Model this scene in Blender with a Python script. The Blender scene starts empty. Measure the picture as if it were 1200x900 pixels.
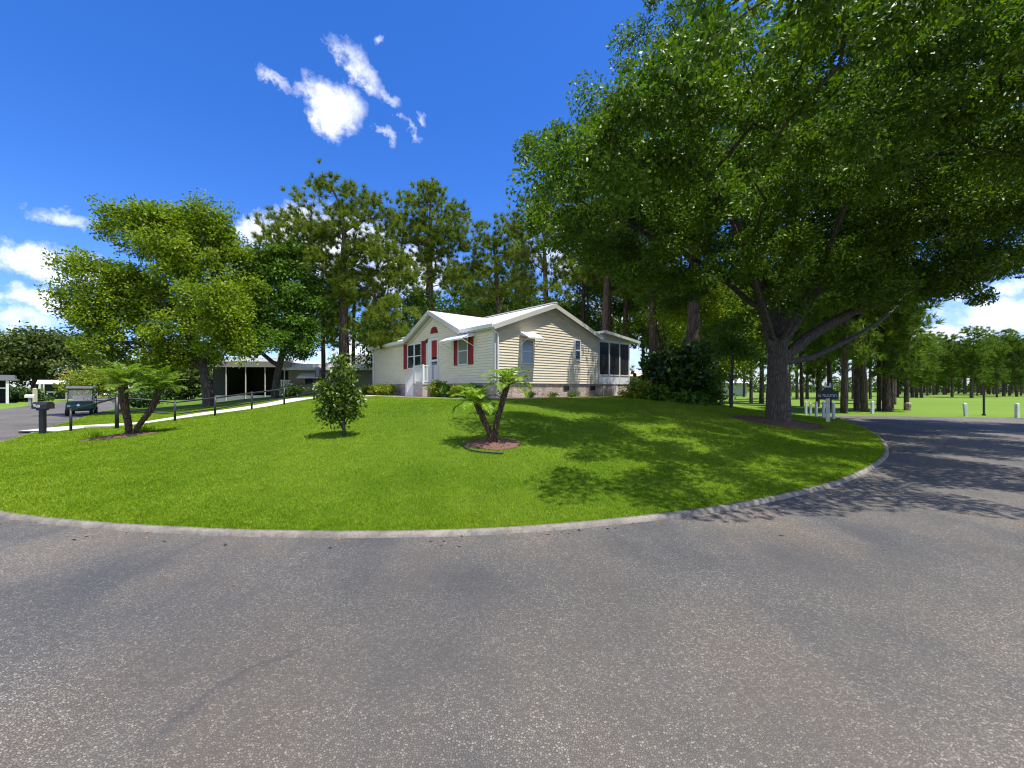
import bpy, bmesh, math, random
import numpy as np
from mathutils import Vector, Matrix
from mathutils.geometry import delaunay_2d_cdt

random.seed(7)
RNG = np.random.default_rng(11)
R = math.radians
SC = bpy.context.scene
COL = SC.collection

# ------------------------------------------------------------------ camera numbers
F, HX, HY, EYE = 490.0, 600.0, 454.0, 1.6      # focal (px of the 1200 wide photo), principal column, horizon row, eye height


def at(px, py, depth):
    return np.array([(px - HX) / F * depth, depth, EYE + (HY - py) / F * depth])


def flat(px, py, z=0.0):
    d = (EYE - z) * F / (py - HY)
    return np.array([(px - HX) / F * d, d])


# ------------------------------------------------------------------ object helpers
def tag(o, label=None, cat=None, group=None, kind=None):
    if label: o['label'] = label
    if cat: o['category'] = cat
    if group: o['group'] = group
    if kind: o['kind'] = kind
    return o


def empty(name, loc=(0, 0, 0), rz=0.0):
    o = bpy.data.objects.new(name, None)
    o.empty_display_size = 0.2
    COL.objects.link(o)
    o.location = loc
    o.rotation_euler = (0, 0, rz)
    return o


def copy_tree(o, parent=None):
    c = o.copy()
    COL.objects.link(c)
    if parent is not None: c.parent = parent
    for ch in list(o.children):
        copy_tree(ch, c)
    return c


class MB:
    """collects verts and faces, then links them as one mesh object"""
    def __init__(self):
        self.v, self.f = [], []

    def add(self, vs, fs):
        n = len(self.v)
        self.v.extend([tuple(map(float, p)) for p in vs])
        self.f.extend([tuple(i + n for i in q) for q in fs])
        return self

    def box(self, x0, x1, y0, y1, z0, z1):
        vs = [(x0, y0, z0), (x1, y0, z0), (x1, y1, z0), (x0, y1, z0), (x0, y0, z1), (x1, y0, z1), (x1, y1, z1), (x0, y1, z1)]
        return self.add(vs, [(3, 2, 1, 0), (4, 5, 6, 7), (0, 1, 5, 4), (1, 2, 6, 5), (2, 3, 7, 6), (3, 0, 4, 7)])

    def hexa(self, a, b):
        """two quads a (4 pts) and b (4 pts) joined into a solid"""
        return self.add(list(a) + list(b), [(3, 2, 1, 0), (4, 5, 6, 7), (0, 1, 5, 4), (1, 2, 6, 5), (2, 3, 7, 6), (3, 0, 4, 7)])

    def prism(self, poly, vec):
        n = len(poly)
        a = [tuple(p) for p in poly]
        b = [tuple(np.array(p) + np.array(vec)) for p in poly]
        fs = [tuple(range(n))[::-1], tuple(range(n, 2 * n))] + [(i, (i + 1) % n, n + (i + 1) % n, n + i) for i in range(n)]
        return self.add(a + b, fs)

    def bar(self, p, q, w, h, up=(0, 0, 1)):
        p, q = np.array(p, float), np.array(q, float)
        d = q - p; d /= np.linalg.norm(d)
        s = np.cross(d, up)
        if np.linalg.norm(s) < 1e-5: s = np.cross(d, (1, 0, 0))
        s /= np.linalg.norm(s); u = np.cross(s, d)
        o = [(-1, -1), (1, -1), (1, 1), (-1, 1)]
        return self.hexa([p + s * a * w / 2 + u * b * h / 2 for a, b in o], [q + s * a * w / 2 + u * b * h / 2 for a, b in o])

    def tube(self, pts, rads, n=8, caps=True, jitter=0.0):
        pts = [np.array(p, float) for p in pts]
        rings, vs, fs = [], [], []
        ref = None
        for i, p in enumerate(pts):
            d = pts[min(i + 1, len(pts) - 1)] - pts[max(i - 1, 0)]
            d = d / (np.linalg.norm(d) + 1e-9)
            if ref is None:
                ref = np.cross(d, (0.31, 0.95, 0.05)); 
                if np.linalg.norm(ref) < .1: ref = np.cross(d, (1, 0, 0))
            s = ref - d * np.dot(ref, d); s /= (np.linalg.norm(s) + 1e-9); ref = s
            u = np.cross(d, s)
            r = rads[i] if hasattr(rads, '__len__') else rads
            for k in range(n):
                a = 2 * math.pi * k / n
                rr = r * (1 + (random.uniform(-jitter, jitter) if jitter else 0))
                vs.append(p + (s * math.cos(a) + u * math.sin(a)) * rr)
        for i in range(len(pts) - 1):
            for k in range(n):
                a, b = i * n + k, i * n + (k + 1) % n
                fs.append((a, b, b + n, a + n))
        if caps:
            fs.append(tuple(range(n))[::-1]); fs.append(tuple(range((len(pts) - 1) * n, len(pts) * n)))
        return self.add(vs, fs)

    def lathe(self, prof, n=16, c=(0, 0, 0)):
        return self.tube([(c[0], c[1], c[2] + z) for r, z in prof], [max(r, 1e-4) for r, z in prof], n)

    def ball(self, c, rx, ry, rz, n=10, m=7):
        vs, fs = [], []
        for j in range(m + 1):
            t = math.pi * j / m
            for k in range(n):
                a = 2 * math.pi * k / n
                vs.append((c[0] + rx * math.sin(t) * math.cos(a), c[1] + ry * math.sin(t) * math.sin(a), c[2] + rz * math.cos(t)))
        for j in range(m):
            for k in range(n):
                fs.append((j * n + k, (j + 1) * n + k, (j + 1) * n + (k + 1) % n, j * n + (k + 1) % n))
        return self.add(vs, fs)

    def build(self, name, mat, parent=None, smooth=False, bevel=0.0):
        me = bpy.data.meshes.new(name)
        me.from_pydata(self.v, [], self.f)
        me.materials.append(mat)
        if smooth: me.polygons.foreach_set('use_smooth', [True] * len(me.polygons))
        me.update()
        o = bpy.data.objects.new(name, me)
        COL.objects.link(o)
        if parent is not None: o.parent = parent
        if bevel:
            m = o.modifiers.new('bevel', 'BEVEL'); m.width = bevel; m.segments = 2; m.limit_method = 'ANGLE'
        return o


def np_mesh(name, verts, nper, mat, parent=None, smooth=False):
    """verts (N*nper,3): N faces of nper corners each, no sharing"""
    verts = np.asarray(verts, np.float32)
    nv = len(verts); nf = nv // nper
    me = bpy.data.meshes.new(name)
    me.vertices.add(nv); me.vertices.foreach_set('co', verts.ravel())
    me.loops.add(nv); me.loops.foreach_set('vertex_index', np.arange(nv, dtype=np.int32))
    me.polygons.add(nf)
    me.polygons.foreach_set('loop_start', np.arange(0, nv, nper, dtype=np.int32))
    me.polygons.foreach_set('loop_total', np.full(nf, nper, np.int32))
    me.materials.append(mat)
    me.update(calc_edges=True)
    me.validate()
    o = bpy.data.objects.new(name, me)
    COL.objects.link(o)
    if parent is not None: o.parent = parent
    return o


# ------------------------------------------------------------------ materials
def newmat(name):
    m = bpy.data.materials.new(name); m.use_nodes = True
    nt = m.node_tree
    b = nt.nodes['Principled BSDF']
    return m, nt, b


def node(nt, t, **kw):
    n = nt.nodes.new(t)
    for k, v in kw.items():
        if k.startswith('i_'):
            key = k[2:].replace('_', ' ')
            n.inputs[key].default_value = v
        else: setattr(n, k, v)
    return n


def ramp(nt, fac, stops, interp='LINEAR'):
    r = node(nt, 'ShaderNodeValToRGB')
    r.color_ramp.interpolation = interp
    els = r.color_ramp.elements
    while len(els) < len(stops): els.new(0.5)
    for e, (p, c) in zip(els, stops):
        e.position = p; e.color = (c[0], c[1], c[2], 1) if hasattr(c, '__len__') else (c, c, c, 1)
    nt.links.new(fac, r.inputs[0])
    return r.outputs[0]


def coord(nt, obj=False, scale=(1, 1, 1)):
    tc = node(nt, 'ShaderNodeTexCoord') if obj else node(nt, 'ShaderNodeNewGeometry')
    mp = node(nt, 'ShaderNodeMapping'); mp.inputs['Scale'].default_value = scale
    nt.links.new(tc.outputs['Object' if obj else 'Position'], mp.inputs[0])
    return mp.outputs[0]


def noise(nt, vec, scale, detail=4, rough=.55):
    n = node(nt, 'ShaderNodeTexNoise'); n.inputs['Scale'].default_value = scale
    n.inputs['Detail'].default_value = detail; n.inputs['Roughness'].default_value = rough
    nt.links.new(vec, n.inputs['Vector'])
    return n.outputs[0]


def mix(nt, fac, a, b, mode='MIX'):
    m = node(nt, 'ShaderNodeMix', data_type='RGBA', blend_type=mode)
    for sock, val in ((m.inputs[0], fac), (m.inputs[6], a), (m.inputs[7], b)):
        if hasattr(val, 'links'): nt.links.new(val, sock)
        else: sock.default_value = val if not hasattr(val, '__len__') else (*val[:3], 1)
    return m.outputs[2]


def mth(nt, op, a, b=None):
    m = node(nt, 'ShaderNodeMath', operation=op)
    for i, v in enumerate((a, b)):
        if v is None: continue
        if hasattr(v, 'links'): nt.links.new(v, m.inputs[i])
        else: m.inputs[i].default_value = v
    return m.outputs[0]


def bump(nt, b, h, strength=.3, dist=.02):
    n = node(nt, 'ShaderNodeBump'); n.inputs['Strength'].default_value = strength; n.inputs['Distance'].default_value = dist
    nt.links.new(h, n.inputs['Height']); nt.links.new(n.outputs[0], b.inputs['Normal'])


def simple(name, c, rough=.6, metal=0.0, var=.12, vs=6.0, bmp=0.0, bs=60.0):
    """plain paint / metal / plastic with slight uneven wear"""
    m, nt, b = newmat(name)
    v = coord(nt)
    f = noise(nt, v, vs, 5)
    lo = tuple(x * (1 - var) for x in c); hi = tuple(min(1, x * (1 + var * .6)) for x in c)
    nt.links.new(ramp(nt, f, [(.3, lo), (.7, hi)]), b.inputs['Base Color'])
    b.inputs['Roughness'].default_value = rough; b.inputs['Metallic'].default_value = metal
    if bmp: bump(nt, b, noise(nt, v, bs, 3), bmp, .01)
    return m


def leafmat(name, cols, rough=.45, trans=.3, spec=.5, clump=1.2, sat=1.0):
    """leaf: colour varies leaf by leaf and clump by clump, some light passes through"""
    m, nt, b = newmat(name)
    g = node(nt, 'ShaderNodeNewGeometry')
    v = coord(nt)
    n1 = noise(nt, v, clump, 2)
    rnd = g.outputs['Random Per Island']
    f = mth(nt, 'ADD', mth(nt, 'MULTIPLY', rnd, .55), mth(nt, 'MULTIPLY', n1, .6))
    c = ramp(nt, f, [(.15 + .75 * i / (len(cols) - 1), k) for i, k in enumerate(cols)])
    nt.links.new(c, b.inputs['Base Color'])
    b.inputs['Roughness'].default_value = rough
    b.inputs['Specular IOR Level'].default_value = spec
    t = node(nt, 'ShaderNodeBsdfTranslucent')
    tc = mix(nt, 1.0, c, (1.25, 1.35, .45), 'MULTIPLY')
    nt.links.new(tc, t.inputs[0])
    ms = node(nt, 'ShaderNodeMixShader'); ms.inputs[0].default_value = trans
    nt.links.new(b.outputs[0], ms.inputs[1]); nt.links.new(t.outputs[0], ms.inputs[2])
    nt.links.new(ms.outputs[0], nt.nodes['Material Output'].inputs[0])
    return m


def barkmat(name, lo, hi, vscale=6.0, strength=.8, moss=None):
    m, nt, b = newmat(name)
    v = coord(nt, scale=(1, 1, .22))
    n1 = noise(nt, v, vscale * 2.2, 6, .65)
    w = node(nt, 'ShaderNodeTexVoronoi', feature='DISTANCE_TO_EDGE'); w.inputs['Scale'].default_value = vscale
    wv = node(nt, 'ShaderNodeVectorMath', operation='ADD')
    nz = node(nt, 'ShaderNodeTexNoise'); nz.inputs['Scale'].default_value = 3
    nt.links.new(v, nz.inputs['Vector'])
    sc = node(nt, 'ShaderNodeVectorMath', operation='SCALE'); sc.inputs['Scale'].default_value = .35
    nt.links.new(nz.outputs[1], sc.inputs[0]); nt.links.new(v, wv.inputs[0]); nt.links.new(sc.outputs[0], wv.inputs[1])
    nt.links.new(wv.outputs[0], w.inputs['Vector'])
    h = mth(nt, 'ADD', mth(nt, 'MULTIPLY', mth(nt, 'MINIMUM', w.outputs[0], .25), 2.2), mth(nt, 'MULTIPLY', n1, .6))
    c = ramp(nt, h, [(.15, lo), (.85, hi)])
    if moss:
        n2 = noise(nt, coord(nt), 1.1, 4)
        c = mix(nt, ramp(nt, n2, [(.5, 0.), (.72, .7)]), c, moss)
    nt.links.new(c, b.inputs['Base Color'])
    b.inputs['Roughness'].default_value = .9
    bump(nt, b, h, strength, .05)
    return m


M = {}
M['white'] = simple('white paint', (.74, .73, .69), .45, var=.06)
M['white_metal'] = simple('white painted metal', (.8, .8, .8), .4, var=.05, vs=2)
M['post_white'] = simple('weathered white post', (.66, .66, .63), .6, var=.2, vs=9)
M['black_metal'] = simple('black painted metal', (.016, .018, .02), .45, var=.3)
M['red'] = simple('dark red shutter paint', (.24, .012, .018), .5, var=.15, vs=10)
M['door_red'] = simple('red door paint', (.33, .012, .014), .4, var=.1)
M['concrete'] = simple('pale concrete', (.55, .51, .44), .85, var=.22, vs=3, bmp=.25, bs=90)
M['step_concrete'] = simple('pinkish concrete block', (.52, .45, .38), .85, var=.15, vs=5, bmp=.25, bs=80)
M['tan_wall'] = simple('tan wall', (.33, .29, .22), .8, var=.12)
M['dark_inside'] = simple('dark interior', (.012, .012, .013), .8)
M['curtain'] = simple('window blinds', (.42, .42, .4), .8, var=.06)
M['rubber'] = simple('black rubber', (.012, .012, .012), .75)
M['chrome'] = simple('bright trim', (.7, .7, .7), .2, .9)


def glassmat(name, tint=(.02, .025, .028), rough=.04):
    m, nt, b = newmat(name)
    b.inputs['Base Color'].default_value = (*tint, 1)
    b.inputs['Roughness'].default_value = rough
    b.inputs['Specular IOR Level'].default_value = .9
    v = coord(nt); bump(nt, b, noise(nt, v, 1.3, 2), .05, .05)
    return m


M['glass'] = glassmat('dark window glass')
M['pale_glass'] = glassmat('window glass over blinds', (.22, .25, .25), .1)


def screenmat():
    m, nt, b = newmat('porch insect screen')
    b.inputs['Base Color'].default_value = (.02, .021, .024, 1); b.inputs['Roughness'].default_value = .5
    t = node(nt, 'ShaderNodeBsdfTransparent')
    ms = node(nt, 'ShaderNodeMixShader'); ms.inputs[0].default_value = .78
    nt.links.new(t.outputs[0], ms.inputs[1]); nt.links.new(b.outputs[0], ms.inputs[2])
    nt.links.new(ms.outputs[0], nt.nodes['Material Output'].inputs[0])
    return m


M['screen'] = screenmat()


def sidingmat():
    m, nt, b = newmat('beige vinyl lap siding')
    v = coord(nt, scale=(1, 1, 4))
    f = noise(nt, v, 1.7, 5)
    nt.links.new(ramp(nt, f, [(.3, (.70, .615, .45)), (.7, (.78, .70, .53))]), b.inputs['Base Color'])
    b.inputs['Roughness'].default_value = .5
    bump(nt, b, noise(nt, coord(nt, scale=(1, 1, 6)), 30, 3), .06, .01)
    return m


M['siding'] = sidingmat()


def skirtmat():
    m, nt, b = newmat('stone pattern skirting')
    tc = node(nt, 'ShaderNodeTexCoord')
    nz = node(nt, 'ShaderNodeTexNoise'); nz.inputs['Scale'].default_value = 3
    nt.links.new(tc.outputs['Object'], nz.inputs['Vector'])
    add = mix(nt, .12, tc.outputs['Object'], nz.outputs[1])
    w = node(nt, 'ShaderNodeTexVoronoi', feature='DISTANCE_TO_EDGE'); w.inputs['Scale'].default_value = 5.0
    w2 = node(nt, 'ShaderNodeTexVoronoi'); w2.inputs['Scale'].default_value = 5.0
    nt.links.new(add, w.inputs['Vector']); nt.links.new(add, w2.inputs['Vector'])
    sep = node(nt, 'ShaderNodeSeparateColor'); nt.links.new(w2.outputs[1], sep.inputs[0])
    stone = ramp(nt, sep.outputs[0], [(0, (.34, .25, .18)), (.35, (.52, .41, .31)), (.7, (.62, .52, .41)), (1, (.44, .35, .27))])
    n = noise(nt, tc.outputs['Object'], 22, 4)
    stone = mix(nt, .5, stone, ramp(nt, n, [(.3, .5), (.7, 1.)]), 'MULTIPLY')
    mort = ramp(nt, w.outputs[0], [(.03, 0.), (.09, 1.)])
    c = mix(nt, mort, (.42, .38, .33), stone)
    nt.links.new(c, b.inputs['Base Color']); b.inputs['Roughness'].default_value = .9
    bump(nt, b, mort, .5, .03)
    return m


M['skirt'] = skirtmat()


def asphaltmat():
    m, nt, b = newmat('worn asphalt')
    v = coord(nt)
    big = noise(nt, v, .16, 5, .6)
    mid = noise(nt, v, .9, 5, .65)
    mid2 = noise(nt, coord(nt, scale=(1.6, .7, 1)), .45, 4, .6)
    # exposed aggregate: small stones of differing brightness in dark binder
    w = node(nt, 'ShaderNodeTexVoronoi'); w.inputs['Scale'].default_value = 85; nt.links.new(v, w.inputs['Vector'])
    wd = node(nt, 'ShaderNodeTexVoronoi', feature='DISTANCE_TO_EDGE'); wd.inputs['Scale'].default_value = 85; nt.links.new(v, wd.inputs['Vector'])
    sep = node(nt, 'ShaderNodeSeparateColor'); nt.links.new(w.outputs[1], sep.inputs[0])
    stone = ramp(nt, sep.outputs[0], [(0, (.112, .103, .087)), (.45, (.185, .169, .140)), (.8, (.265, .240, .193)), (1, (.43, .39, .315))])
    tar = (.080, .075, .067)
    expo = mth(nt, 'ADD', mth(nt, 'MULTIPLY', mid, .5), mth(nt, 'MULTIPLY', big, .6))
    cell = ramp(nt, wd.outputs[0], [(.02, 0.), (.2, 1.)])
    ex = ramp(nt, expo, [(.42, .28), (.66, .95)])
    c = mix(nt, mth(nt, 'MULTIPLY', cell, ex), tar, stone)
    # broad tone: greyer sealed patches and browner worn ones
    tone = ramp(nt, mid2, [(.36, (.66, .69, .74)), (.5, (.95, .93, .91)), (.64, (1.08, 1.0, .91))])
    c = mix(nt, 1.0, c, tone, 'MULTIPLY')
    spy = node(nt, 'ShaderNodeSeparateXYZ'); nt.links.new(v, spy.inputs[0])
    # a newer, darker surface strip along the lawn; the middle of the turning area is worn pale
    worn = mth(nt, 'ADD', mth(nt, 'ADD', spy.outputs[1], mth(nt, 'MULTIPLY', spy.outputs[0], -.16)), mth(nt, 'MULTIPLY', mth(nt, 'SUBTRACT', mid2, .5), 3.2))
    wv_ = ramp(nt, mth(nt, 'MULTIPLY', worn, .2), [(.22, (1.34, 1.29, 1.21)), (.5, (1.0, 1.0, 1.0)), (.66, (.80, .83, .88)), (1., (1.0, 1.0, 1.0))])
    c = mix(nt, 1.0, c, wv_, 'MULTIPLY')
    # an old tyre scuff bending towards the lower left
    sp = node(nt, 'ShaderNodeSeparateXYZ'); nt.links.new(v, sp.inputs[0])
    dx = mth(nt, 'SUBTRACT', sp.outputs[0], -.92); dy = mth(nt, 'SUBTRACT', sp.outputs[1], 1.95)
    rr = mth(nt, 'SQRT', mth(nt, 'ADD', mth(nt, 'MULTIPLY', dx, dx), mth(nt, 'MULTIPLY', dy, dy)))
    rr = mth(nt, 'ADD', rr, mth(nt, 'MULTIPLY', mth(nt, 'SUBTRACT', noise(nt, v, 5, 3), .5), .16))
    band = mth(nt, 'ABSOLUTE', mth(nt, 'SUBTRACT', rr, .70))
    arc = ramp(nt, band, [(.0, 1.), (.05, 0.)])
    left = mth(nt, 'MULTIPLY', ramp(nt, mth(nt, 'MULTIPLY', dx, -1.0), [(.2, 0.), (.5, 1.)]), ramp(nt, mth(nt, 'ADD', dy, .5), [(.3, 0.), (.6, 1.)]))
    arc = mth(nt, 'MULTIPLY', mth(nt, 'MULTIPLY', arc, left), .5)
    c = mix(nt, arc, c, (.04, .042, .046))
    nt.links.new(c, b.inputs['Base Color'])
    b.inputs['Roughness'].default_value = .82
    h = mth(nt, 'ADD', mth(nt, 'MULTIPLY', cell, .7), mth(nt, 'MULTIPLY', noise(nt, v, 260, 2), .5))
    bump(nt, b, h, .75, .006)
    return m


M['asphalt'] = asphaltmat()


def turfmat(name, cols, fine=55.0, patch=.35):
    m, nt, b = newmat(name)
    v = coord(nt)
    n1 = noise(nt, v, patch, 5, .6); n2 = noise(nt, v, fine, 4, .7); n3 = noise(nt, v, 3.0, 4, .6)
    f = mth(nt, 'ADD', mth(nt, 'ADD', mth(nt, 'MULTIPLY', n1, .5), mth(nt, 'MULTIPLY', n2, .45)), mth(nt, 'MULTIPLY', n3, .3))
    c = ramp(nt, f, [(.4, cols[0]), (.62, cols[1]), (.85, cols[2])])
    nt.links.new(c, b.inputs['Base Color'])
    b.inputs['Roughness'].default_value = .9; b.inputs['Specular IOR Level'].default_value = .2
    bump(nt, b, n2, .9, .03)
    return m


M['turf'] = turfmat('lawn turf', [(.05, .10, .008), (.09, .16, .010), (.14, .22, .018)])
M['field'] = turfmat('golf field turf', [(.085, .15, .014), (.13, .215, .018), (.19, .27, .035)], 8.0, .06)
M['mulch'] = simple('brown mulch', (.15, .075, .05), .95, var=.5, vs=30, bmp=.9, bs=50)
def grassmat():
    m, nt, b = newmat('grass blades')
    g = node(nt, 'ShaderNodeNewGeometry'); v = coord(nt)
    n1 = noise(nt, v, .33, 4, .6); n2 = noise(nt, v, 2.3, 5, .65); n3 = noise(nt, v, 11, 3, .6)
    f = mth(nt, 'ADD', mth(nt, 'ADD', mth(nt, 'MULTIPLY', g.outputs['Random Per Island'], .34), mth(nt, 'MULTIPLY', n1, .55)), mth(nt, 'ADD', mth(nt, 'MULTIPLY', n2, .45), mth(nt, 'MULTIPLY', n3, .3)))
    c = ramp(nt, f, [(.48, (.068, .132, .005)), (.68, (.132, .235, .007)), (.85, (.195, .31, .011)), (1., (.29, .37, .035))])
    nt.links.new(c, b.inputs['Base Color']); b.inputs['Roughness'].default_value = .75; b.inputs['Specular IOR Level'].default_value = .1
    t = node(nt, 'ShaderNodeBsdfTranslucent'); nt.links.new(mix(nt, 1.0, c, (1.15, 1.25, .5), 'MULTIPLY'), t.inputs[0])
    ms = node(nt, 'ShaderNodeMixShader'); ms.inputs[0].default_value = .33
    nt.links.new(b.outputs[0], ms.inputs[1]); nt.links.new(t.outputs[0], ms.inputs[2]); nt.links.new(ms.outputs[0], nt.nodes['Material Output'].inputs[0])
    return m


M['grass'] = grassmat()
M['leaf_oak'] = leafmat('glossy oak leaf', [(.026, .062, .006), (.074, .150, .009), (.16, .25, .014)], .45, .33, .28, .9)
M['leaf_yellow'] = leafmat('yellow green leaf', [(.06, .12, .007), (.15, .235, .010), (.29, .355, .016)], .55, .36, .25, .6)
M['leaf_mid'] = leafmat('mid green leaf', [(.04, .095, .008), (.08, .17, .012), (.15, .26, .018)], .5, .33, .35, .4)
M['leaf_dark'] = leafmat('dark green leaf', [(.022, .05, .008), (.042, .09, .012), (.08, .145, .018)], .45, .25, .4, .5)
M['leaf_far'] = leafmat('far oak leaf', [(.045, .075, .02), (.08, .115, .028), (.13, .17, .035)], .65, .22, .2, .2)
M['needle'] = leafmat('pine needle', [(.055, .095, .012), (.125, .18, .018), (.23, .29, .028)], .55, .35, .25, .5)
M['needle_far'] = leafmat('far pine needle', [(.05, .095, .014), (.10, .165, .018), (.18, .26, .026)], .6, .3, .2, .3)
M['palm_leaf'] = leafmat('palm frond', [(.10, .2, .012), (.19, .32, .018), (.32, .44, .035)], .45, .38, .35, 1.5)
M['palm_leaf_dull'] = leafmat('older palm frond', [(.07, .135, .015), (.135, .22, .022), (.23, .32, .04)], .45, .38, .35, 1.5)
M['shrub_yellow'] = leafmat('yellow green shrub leaf', [(.12, .17, .012), (.2, .26, .016), (.3, .34, .02)], .5, .3, .4, 2)
M['magnolia'] = leafmat('young magnolia leaf', [(.03, .065, .010), (.075, .135, .014), (.2, .26, .024)], .38, .28, .5, 2.2)
M['bark_oak'] = barkmat('grey oak bark', (.030, .023, .018), (.125, .10, .078), 12.0, .9, (.085, .078, .05))
M['bark_pine'] = barkmat('brown pine bark', (.028, .018, .013), (.13, .085, .062), 7.0, .9)
M['bark_grey'] = barkmat('dark grey bark', (.02, .017, .014), (.10, .085, .07), 7.0, .8)
M['palm_bark'] = barkmat('palm trunk fibre', (.025, .014, .009), (.13, .075, .045), 16.0, 1.0)
# ------------------------------------------------------------------ ground shape
H0 = np.array([-.74, 18.1])                     # near corner of the house
HA = R(40.0)
HRX = np.array([math.cos(HA), math.sin(HA)])    # local x: along the gable side, away to the right
HLY = np.array([-math.sin(HA), math.cos(HA)])   # local y: along the entrance side, away to the left
HW, HL, HZ = 7.07, 13.5, 1.12


def resample(p, step):
    p = np.asarray(p, float)
    # Catmull-Rom through the points, then even spacing
    q = np.vstack([2 * p[0] - p[1], p, 2 * p[-1] - p[-2]])
    out = []
    for i in range(1, len(q) - 2):
        for t in np.linspace(0, 1, 24, endpoint=False):
            a, b, c, d = q[i - 1], q[i], q[i + 1], q[i + 2]
            out.append(.5 * ((2 * b) + (c - a) * t + (2 * a - 5 * b + 4 * c - d) * t ** 2 + (3 * b - a - 3 * c + d) * t ** 3))
    out.append(p[-1]); out = np.array(out)
    s = np.r_[0, np.cumsum(np.linalg.norm(np.diff(out, axis=0), axis=1))]
    n = max(2, int(s[-1] / step))
    u = np.linspace(0, s[-1], n + 1)
    return np.c_[np.interp(u, s, out[:, 0]), np.interp(u, s, out[:, 1])]


kpx = [(984, 490.5), (1000, 496), (1020, 505), (1034, 516), (1038, 530), (1022, 545), (985, 562), (925, 578), (850, 592.5), (750, 605.5), (650, 615), (550, 621),
       (430, 623.5), (300, 622), (200, 618), (100, 611.5), (0, 600)]
kpts = [flat(x, y, .05) for x, y in kpx] + [np.array(p) for p in
        [(-8.6, 6.15), (-11.2, 7.6), (-13.2, 9.6), (-14.6, 12.0), (-16.6, 14.5), (-19.2, 17.8), (-24.5, 24.5), (-37.2, 40.8), (-62., 72.5)]]
KERB = resample(kpts, .22)
BACK = np.array([(-62, 120), (20, 120), (19, 60), (16.2, 34), (15.4, 26.5)], float)
POLY = np.vstack([KERB, BACK])


def seg_dist(p, poly, closed=False):
    """distance of points p (N,2) to a polyline"""
    a = poly; b = np.roll(poly, -1, 0)
    if not closed: a, b = a[:-1], b[:-1]
    d = b - a; L = (d ** 2).sum(1) + 1e-12
    best = np.full(len(p), 1e9)
    for i in range(0, len(p), 4000):
        q = p[i:i + 4000]
        t = np.clip(((q[:, None, :] - a) * d).sum(2) / L, 0, 1)
        e = q[:, None, :] - (a + t[..., None] * d)
        best[i:i + 4000] = np.sqrt((e ** 2).sum(2).min(1))
    return best


def inside(p, poly):
    x, y = p[:, 0], p[:, 1]
    c = np.zeros(len(p), bool)
    j = len(poly) - 1
    for i in range(len(poly)):
        xi, yi = poly[i]; xj, yj = poly[j]
        m = ((yi > y) != (yj > y)) & (x < (xj - xi) * (y - yi) / (yj - yi + 1e-12) + xi)
        c ^= m; j = i
    return c


KSIM = np.vstack([KERB[::6], KERB[-1:], BACK, KERB[:1]])


def sstep(a, b, x):
    t = np.clip((x - a) / (b - a), 0, 1)
    return t * t * (3 - 2 * t)


def terrain(p):
    p = np.atleast_2d(np.asarray(p, float))
    ins = inside(p, POLY)
    dC = seg_dist(p, KSIM)
    q = p - H0
    lx, ly = q @ HRX, q @ HLY
    dx = np.maximum(np.maximum(-2.2 - lx, lx - (HW + 3.6)), 0)
    dy = np.maximum(np.maximum(-1.1 - ly, ly - (HL + 6)), 0)
    dH = np.hypot(dx, dy)
    t = dC / (dC + dH + 1e-6)
    s = t * t * (3 - 2 * t) * .72 + t * .28
    h = .05 + (HZ - .05) * s * (1 - .45 * sstep(8, 40, dH))
    h = h + .02 * np.sin(p[:, 0] * 1.3 + .7 * p[:, 1]) * np.clip(dC / 3, 0, 1) * np.clip(dH / 2, 0, 1)
    return np.where(ins, h, 0.0)


def gz(x, y):
    return float(terrain([(x, y)])[0])


def hit(px, py):
    """where the ray through a photo pixel meets the ground"""
    ds = np.linspace(4, 140, 3000)
    k = (px - HX) / F
    z = EYE - (py - HY) / F * ds
    g = terrain(np.c_[k * ds, ds])
    w = np.nonzero(z <= g)[0]
    i = w[0] if len(w) else len(ds) - 1
    return np.array([k * ds[i], ds[i], g[i]])


# ------------------------------------------------------------------ ground, road, lawn, kerb
def sheet(name, poly, z, mat, kind='structure'):
    mb = MB(); mb.add([(x, y, z) for x, y in poly], [tuple(range(len(poly)))])
    return tag(mb.build(name, mat), kind=kind)


g = MB()
g.add([(-900, -300, 0), (900, -300, 0), (900, 1200, 0), (-900, 1200, 0)], [(0, 1, 2, 3)])
tag(g.build('ground', M['field']), kind='structure')

outer_r = [(90, 7.5), (60, 14.6), (40, 18.8), (26.7, 21.85), (22, 23.0), (18.7, 23.6), (16.6, 24.0), (15.0, 24.6)]
outer_l = [(-37 - .615 * k, 30 + .79 * k) for k in (110, 60, 25, 0, -14)]
near_l = [(-120, 84), (-66, 74)]
road_poly = [(-80, -60), (90, -60)] + outer_r + [(10, 20), (-5, 14), (-14, 20), (-40, 52), (-100, 130)] + outer_l + [(-32, 16), (-40, 11), (-80, 8)]
sheet('road', road_poly, .004, M['asphalt'])

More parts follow.
